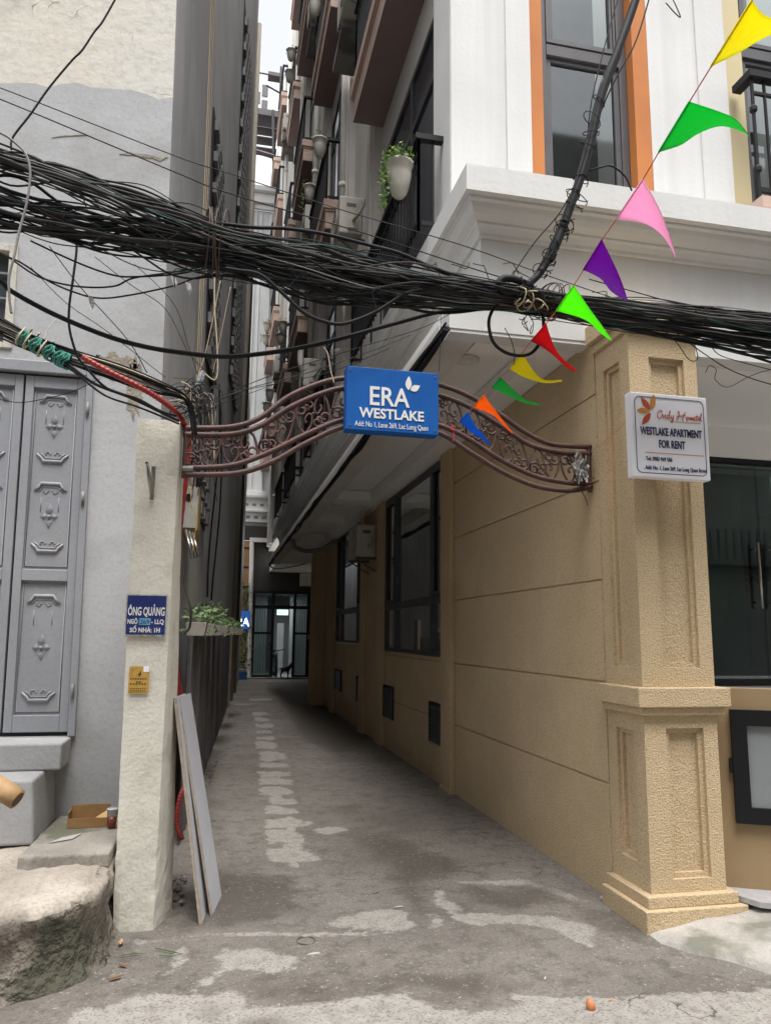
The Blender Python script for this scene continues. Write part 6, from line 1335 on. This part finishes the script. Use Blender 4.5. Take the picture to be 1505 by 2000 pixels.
def dog():
    D = thing('dog', 'small black dog standing in the lit doorway at the far end', 'dog', (2.42, 27.1, .05)); Y = 27.15; z = .05
    m = M('black_fur', (.012, .011, .011), None, rough=.8)
    J = {'hip': (2.27, Y, z+.30), 'mid': (2.38, Y, z+.305), 'chest': (2.48, Y, z+.31), 'neck': (2.55, Y, z+.38), 'head': (2.60, Y, z+.45), 'muz': (2.68, Y, z+.44),
         'tail': (2.22, Y, z+.33), 'tail2': (2.165, Y, z+.30), 'tail3': (2.14, Y, z+.24)}
    R_ = {'hip': .080, 'mid': .074, 'chest': .092, 'neck': .060, 'head': .055, 'muz': .028, 'tail': .018, 'tail2': .013, 'tail3': .008}
    E_ = [('hip', 'mid'), ('mid', 'chest'), ('chest', 'neck'), ('neck', 'head'), ('head', 'muz'), ('hip', 'tail'), ('tail', 'tail2'), ('tail2', 'tail3')]
    for s, dx in ((-1, -.012), (1, .014)):
        yy = Y+s*.04
        for nm, p, r in (('bk%d' % s, (2.275+dx, yy, z+.20), .034), ('bh%d' % s, (2.235+dx, yy, z+.115), .017), ('bf%d' % s, (2.255+dx, yy, z+.012), .014), ('bt%d' % s, (2.275+dx, yy, z+.010), .013),
                         ('fe%d' % s, (2.485+dx, yy, z+.20), .028), ('fw%d' % s, (2.49+dx, yy, z+.10), .016), ('ff%d' % s, (2.49+dx, yy, z+.012), .014), ('ft%d' % s, (2.51+dx, yy, z+.010), .013)): J[nm] = p; R_[nm] = r
        E_ += [('hip', 'bk%d' % s), ('bk%d' % s, 'bh%d' % s), ('bh%d' % s, 'bf%d' % s), ('bf%d' % s, 'bt%d' % s), ('chest', 'fe%d' % s), ('fe%d' % s, 'fw%d' % s), ('fw%d' % s, 'ff%d' % s), ('ff%d' % s, 'ft%d' % s)]
        J['e%d' % s] = (2.585, Y+s*.028, z+.50); R_['e%d' % s] = .016; J['et%d' % s] = (2.58, Y+s*.034, z+.545); R_['et%d' % s] = .005; E_ += [('head', 'e%d' % s), ('e%d' % s, 'et%d' % s)]
    ks = list(J); me = bpy.data.meshes.new('body'); off = Vector(D.location)
    me.from_pydata([tuple(Vector(J[k])-off) for k in ks], [(ks.index(a), ks.index(b)) for a, b in E_], []); o = bpy.data.objects.new('body', me); COL.objects.link(o); o.parent = D
    md = o.modifiers.new('skin', 'SKIN')
    for i, k in enumerate(ks): me.skin_vertices[0].data[i].radius = (R_[k], R_[k]); me.skin_vertices[0].data[i].use_root = (i == 0)
    o.modifiers.new('sub', 'SUBSURF').levels = 1; o.modifiers['sub'].render_levels = 2; me.materials.append(m)
try: dog()
except Exception as e: print('dog', e)
def scooter():
    t = thing('scooter', 'dark motor scooter half hidden inside the far doorway', 'motorbike', (2.15, 28.7, 0)); Y = 28.7; x = 2.14
    q = MB()
    for yy in (Y-.55, Y+.6): q.tube([(x, yy+.24*math.cos(a), .27+.24*math.sin(a)) for a in [i*math.pi/10 for i in range(20)]], .045, 7, closed=True)
    q.build('tyre', m_black, t, smooth=True)
    q = MB(); q.tube(smooth_path([(x, Y-.45, .55), (x, Y-.38, .30), (x, Y-.05, .27), (x, Y+.15, .45), (x, Y+.6, .62), (x, Y+.85, .70)], 5), [.07]*6+[.08]*10+[.13]*10, 10); q.tube([(x, Y-.55, .3), (x, Y-.42, .95)], .05, 8); q.build('body', M('scooter_dark', (.03, .03, .035), None, rough=.3), t, smooth=True)
    q = MB(); q.tube(smooth_path([(x, Y+.02, .74), (x, Y+.3, .78), (x, Y+.75, .84)], 5), .09, 8); q.build('saddle', m_black, t, smooth=True)
    q = MB(); q.tube([(x-.3, Y-.36, 1.02), (x-.12, Y-.42, .97), (x+.12, Y-.42, .97), (x+.3, Y-.36, 1.02)], .018, 6); q.tube([(x-.2, Y-.40, 1.0), (x-.26, Y-.42, 1.18)], .008, 5); q.lathe((x-.26, Y-.42, 1.19), [(0, -.04), (.05, 0), (0, .04)], 8); q.build('handlebar', m_black, t, smooth=True)
    q = MB(); q.lathe((x, Y-.50, .86), [(0, -.06), (.06, -.03), (.07, .02), (0, .06)], 10); q.build('headlight', m_steel, t, smooth=True)
scooter()
def crate():
    x0, x1, y0, y1 = .60, 1.06, 26.8, 27.1; t = thing('blue_crate', 'blue plastic crate on the ground under the lit blue sign', 'crate', ((x0+x1)/2, 26.95, 0)); q = MB(); m = M('crate_blue', (.02, .10, .26), None, rough=.5)
    q.box(x0, x1, y0, y0+.02, .0, .26); q.box(x0, x1, y1-.02, y1, 0, .26); q.box(x0, x0+.02, y0+.02, y1-.02, 0, .26); q.box(x1-.02, x1, y0+.02, y1-.02, 0, .26); q.box(x0+.02, x1-.02, y0+.02, y1-.02, 0, .02); q.build('shell', m, t)
    q = MB(); q.box(x0-.015, x1+.015, y0-.015, y0-.001, .23, .27); q.box(x0+.05, x1-.05, y0-.012, y0-.001, .1, .13); q.build('rim', m, t); q = MB(); q.box(x0+.05, x1-.1, y0+.04, y1-.04, .2, .36); q.build('contents', m_cableg, t, bevel=.02)
crate()
def vine():
    rng = random.Random(77); t = thing('climbing_plant', 'thin leafy climbing plant on the boards at the end of the lane', 'plant', (.9, 27.5, 0)); q = MB(); f = MB()
    for k in range(5):
        P = [Vector((.65+.1*k+.12*math.sin(z*1.4+k*2), 27.5+.03*k, z)) for z in np.arange(0, 3.6, .3)]; P = smooth_path(P, 3); q.tube(P, .012, 5)
        for p in P:
            for j in range(5):
                a = p+Vector((rng.uniform(-.16, .16), rng.uniform(-.12, .05), rng.uniform(-.1, .1))); u = Vector((rng.uniform(-1, 1), rng.uniform(-1, 0), rng.uniform(-1, 1))).normalized(); v = u.orthogonal().normalized(); s = rng.uniform(.05, .11)
                f.add([a, a+u*s*.5+v*s*.35, a+u*s, a+u*s*.5-v*s*.35], [(0, 1, 2, 3)])
    q.build('stem', M('vine_stem', (.10, .07, .04), None), t); f.build('foliage', m_leafd, t)
vine()
# ================================================================== small things on the ground
def bits():
    p = W(1153, 1976, Z=.0); q = MB(); ax = Vector((-.25, .1, 1)).normalized(); vs = []; n, K = 20, 14; u = ax.orthogonal().normalized(); v = ax.cross(u)
    c = Vector((p.x, p.y, .024))
    for j in range(K+1):
        a = math.pi*j/K; r = .0195*math.sin(a)*(1+.12*math.cos(a)); h = -.027*math.cos(a)
        for i in range(n): b = 2*math.pi*i/n; vs.append(c+ax*h+(u*math.cos(b)+v*math.sin(b))*r)
    q.add(vs, [(j*n+i, j*n+(i+1) % n, (j+1)*n+(i+1) % n, (j+1)*n+i) for j in range(K) for i in range(n)])
    o = q.build('egg', M('egg_shell', (.52, .20, .075), (.44, .16, .06), 40, rough=.5), smooth=True); tag(o, 'orange brown egg lying on the road near the bottom edge', 'egg')
    def flat(px_, py_, pts, mat, name, lab, cat, h=.004, Z=.0, grp=None):
        c = W(px_, py_, Z=Z); q = MB(); q.prism([(c.x+a, c.y+b, Z+.003+.004*k/len(pts)) for k, (a, b) in enumerate(pts)], (0, 0, h)); tag(q.build(name, mat), lab, cat, grp)
    dry = M('dry_leaf', (.26, .13, .06), (.2, .09, .04), 20, rough=.8); pale = M('pale_leaf', (.52, .30, .16), None, rough=.8)
    leafp = lambda s, a: [(s*(math.cos(a)*x-math.sin(a)*y), s*(math.sin(a)*x+math.cos(a)*y)) for x, y in ((-1, 0), (-.5, .28), (.1, .3), (.7, .14), (1, 0), (.6, -.2), (0, -.3), (-.6, -.22))]
    flat(225, 1912, leafp(.035, .5), dry, 'dry_leaf', 'curled brown leaf on the ground at the foot of the rough platform', 'leaf')
    flat(240, 1888, leafp(.028, -.6), dry, 'dry_leaf', 'small dark brown leaf between the platform and the pale patch', 'leaf')
    flat(236, 1842, leafp(.035, 1.6), pale, 'dry_leaf', 'upright orange leaf leaning by the base of the cream post', 'leaf', Z=.01)
    flat(1191, 1958, leafp(.014, .3), M('peel', (.6, .25, .12), None), 'peel_scrap', 'tiny orange scrap right of the egg', 'scrap')
    flat(1064, 1914, leafp(.016, 1.1), M('cig', (.55, .45, .33), None), 'paper_scrap', 'small pale paper scrap left of the egg', 'scrap')
    flat(612, 1866, leafp(.035, .2), M('pale_chip', (.52, .5, .46), None), 'plaster_chip', 'flat pale plaster chip beside the rubber ring', 'chip')
    flat(778, 1774, leafp(.03, .1), M('pale_chip', (.52, .5, .46), None), 'plaster_chip', 'flat pale plaster chip in the middle of the lane mouth', 'chip')
    gr = M('grass_blade', (.03, .10, .02), None, rough=.6)
    for k, (pts, lab) in enumerate((([(238, 1866), (262, 1862), (285, 1864)], 'short green grass blade lying near the post, left one'), ([(302, 1852), (330, 1858), (358, 1864)], 'green grass blade lying near the post, upper long one'), ([(310, 1866), (335, 1868), (357, 1864)], 'green grass blade lying near the post, lower long one'))):
        q = MB(); q.tube([W(x, y, Z=.008) for x, y in pts], [.002, .0035, .001], 4); tag(q.build('grass_blade', gr), lab, 'grass')
    c = W(597, 1838, Z=.006); q = MB(); q.tube([c+Vector((.046*math.cos(i*.3), .05*math.sin(i*.3), .003*math.sin(i))) for i in range(21)], .0035, 5, closed=True); tag(q.build('rubber_ring', M('ring_dark', (.10, .09, .05), None, rough=.6), smooth=True), 'thin dark rubber ring lying on the pale strip across the lane mouth', 'ring')
    rng = random.Random(44); q = MB()
    for k in range(420):
        x, y = rng.uniform(-.9, 3.2), rng.uniform(2.7, 9) if k % 3 else rng.uniform(2.7, 4.4)
        if x < -.3 and y > 3.6: continue
        s = rng.uniform(.002, .007); v = [Vector((x+s*rng.uniform(.6, 1.2)*a, y+s*rng.uniform(.6, 1.2)*b, .004+s*.4+s*.6*c_)) for a, b, c_ in ((1, 0, 0), (-1, 0, 0), (0, 1, 0), (0, -1, 0), (0, 0, 1), (0, 0, -1))]
        q.add(v, [(0, 2, 4), (2, 1, 4), (1, 3, 4), (3, 0, 4), (2, 0, 5), (1, 2, 5), (3, 1, 5), (0, 3, 5)])
    o = q.build('grit', M('grit', (.34, .31, .28), (.16, .14, .12), 60, rough=.9)); tag(o, 'scattered grit and tiny stones over the worn lane', 'grit', kind='stuff')
    # debris pile along the foot of the left fence
    q = MB()
    for k in range(120):
        y = rng.uniform(8.2, 9.8) if k % 2 else rng.uniform(4.75, 5.3); x = (-.215+.485*(y-6.1)/10.9+rng.uniform(.02, .12)) if k % 2 else rng.uniform(-.25, -.12); s = rng.uniform(.008, .028)
        v = [Vector((x+s*rng.uniform(.6, 1.2)*a, y+s*rng.uniform(.6, 1.2)*b, .01+s*.7*c_+s*.5)) for a, b, c_ in ((1, 0, 0), (-1, 0, 0), (0, 1, 0), (0, -1, 0), (0, 0, 1), (0, 0, -1))]
        q.add(v, [(0, 2, 4), (2, 1, 4), (1, 3, 4), (3, 0, 4), (2, 0, 5), (1, 2, 5), (3, 1, 5), (0, 3, 5)])
    o = q.build('rubble', M('rubble', (.24, .22, .20), (.10, .09, .08), 30, rough=.95)); tag(o, 'small rubble heaped along the foot of the fence and behind the post', 'rubble', kind='stuff')
bits()
# ================================================================== building across the street (seen only in reflections)
def opposite():
    t = thing('opposite_building', 'grey building across the street mirrored faintly in the upper windows', 'building', (0, -7, 0)); q = MB(); q.box(-14, 16, -10, -7, 0, 15); q.build('wall', M('opp_wall', (.34, .33, .31), (.25, .24, .23), .4, rough=.9), t)
    for x in range(-12, 15, 3):
        for z in (1.2, 4.4, 7.6, 10.6):
            q = MB(); q.box(x, x+1.5, -7.0, -6.95, z, z+1.8); q.build('window', m_gframe, t)
    q = MB()
    for z in (3.6, 6.8, 9.8): q.box(-14, 16, -6.99, -6.2, z, z+.15); [q.box(x, x+.05, -6.25, -6.2, z+.15, z+1.0) for x in np.arange(-14, 16, .25)]
    q.build('balcony', m_conc, t)
opposite()
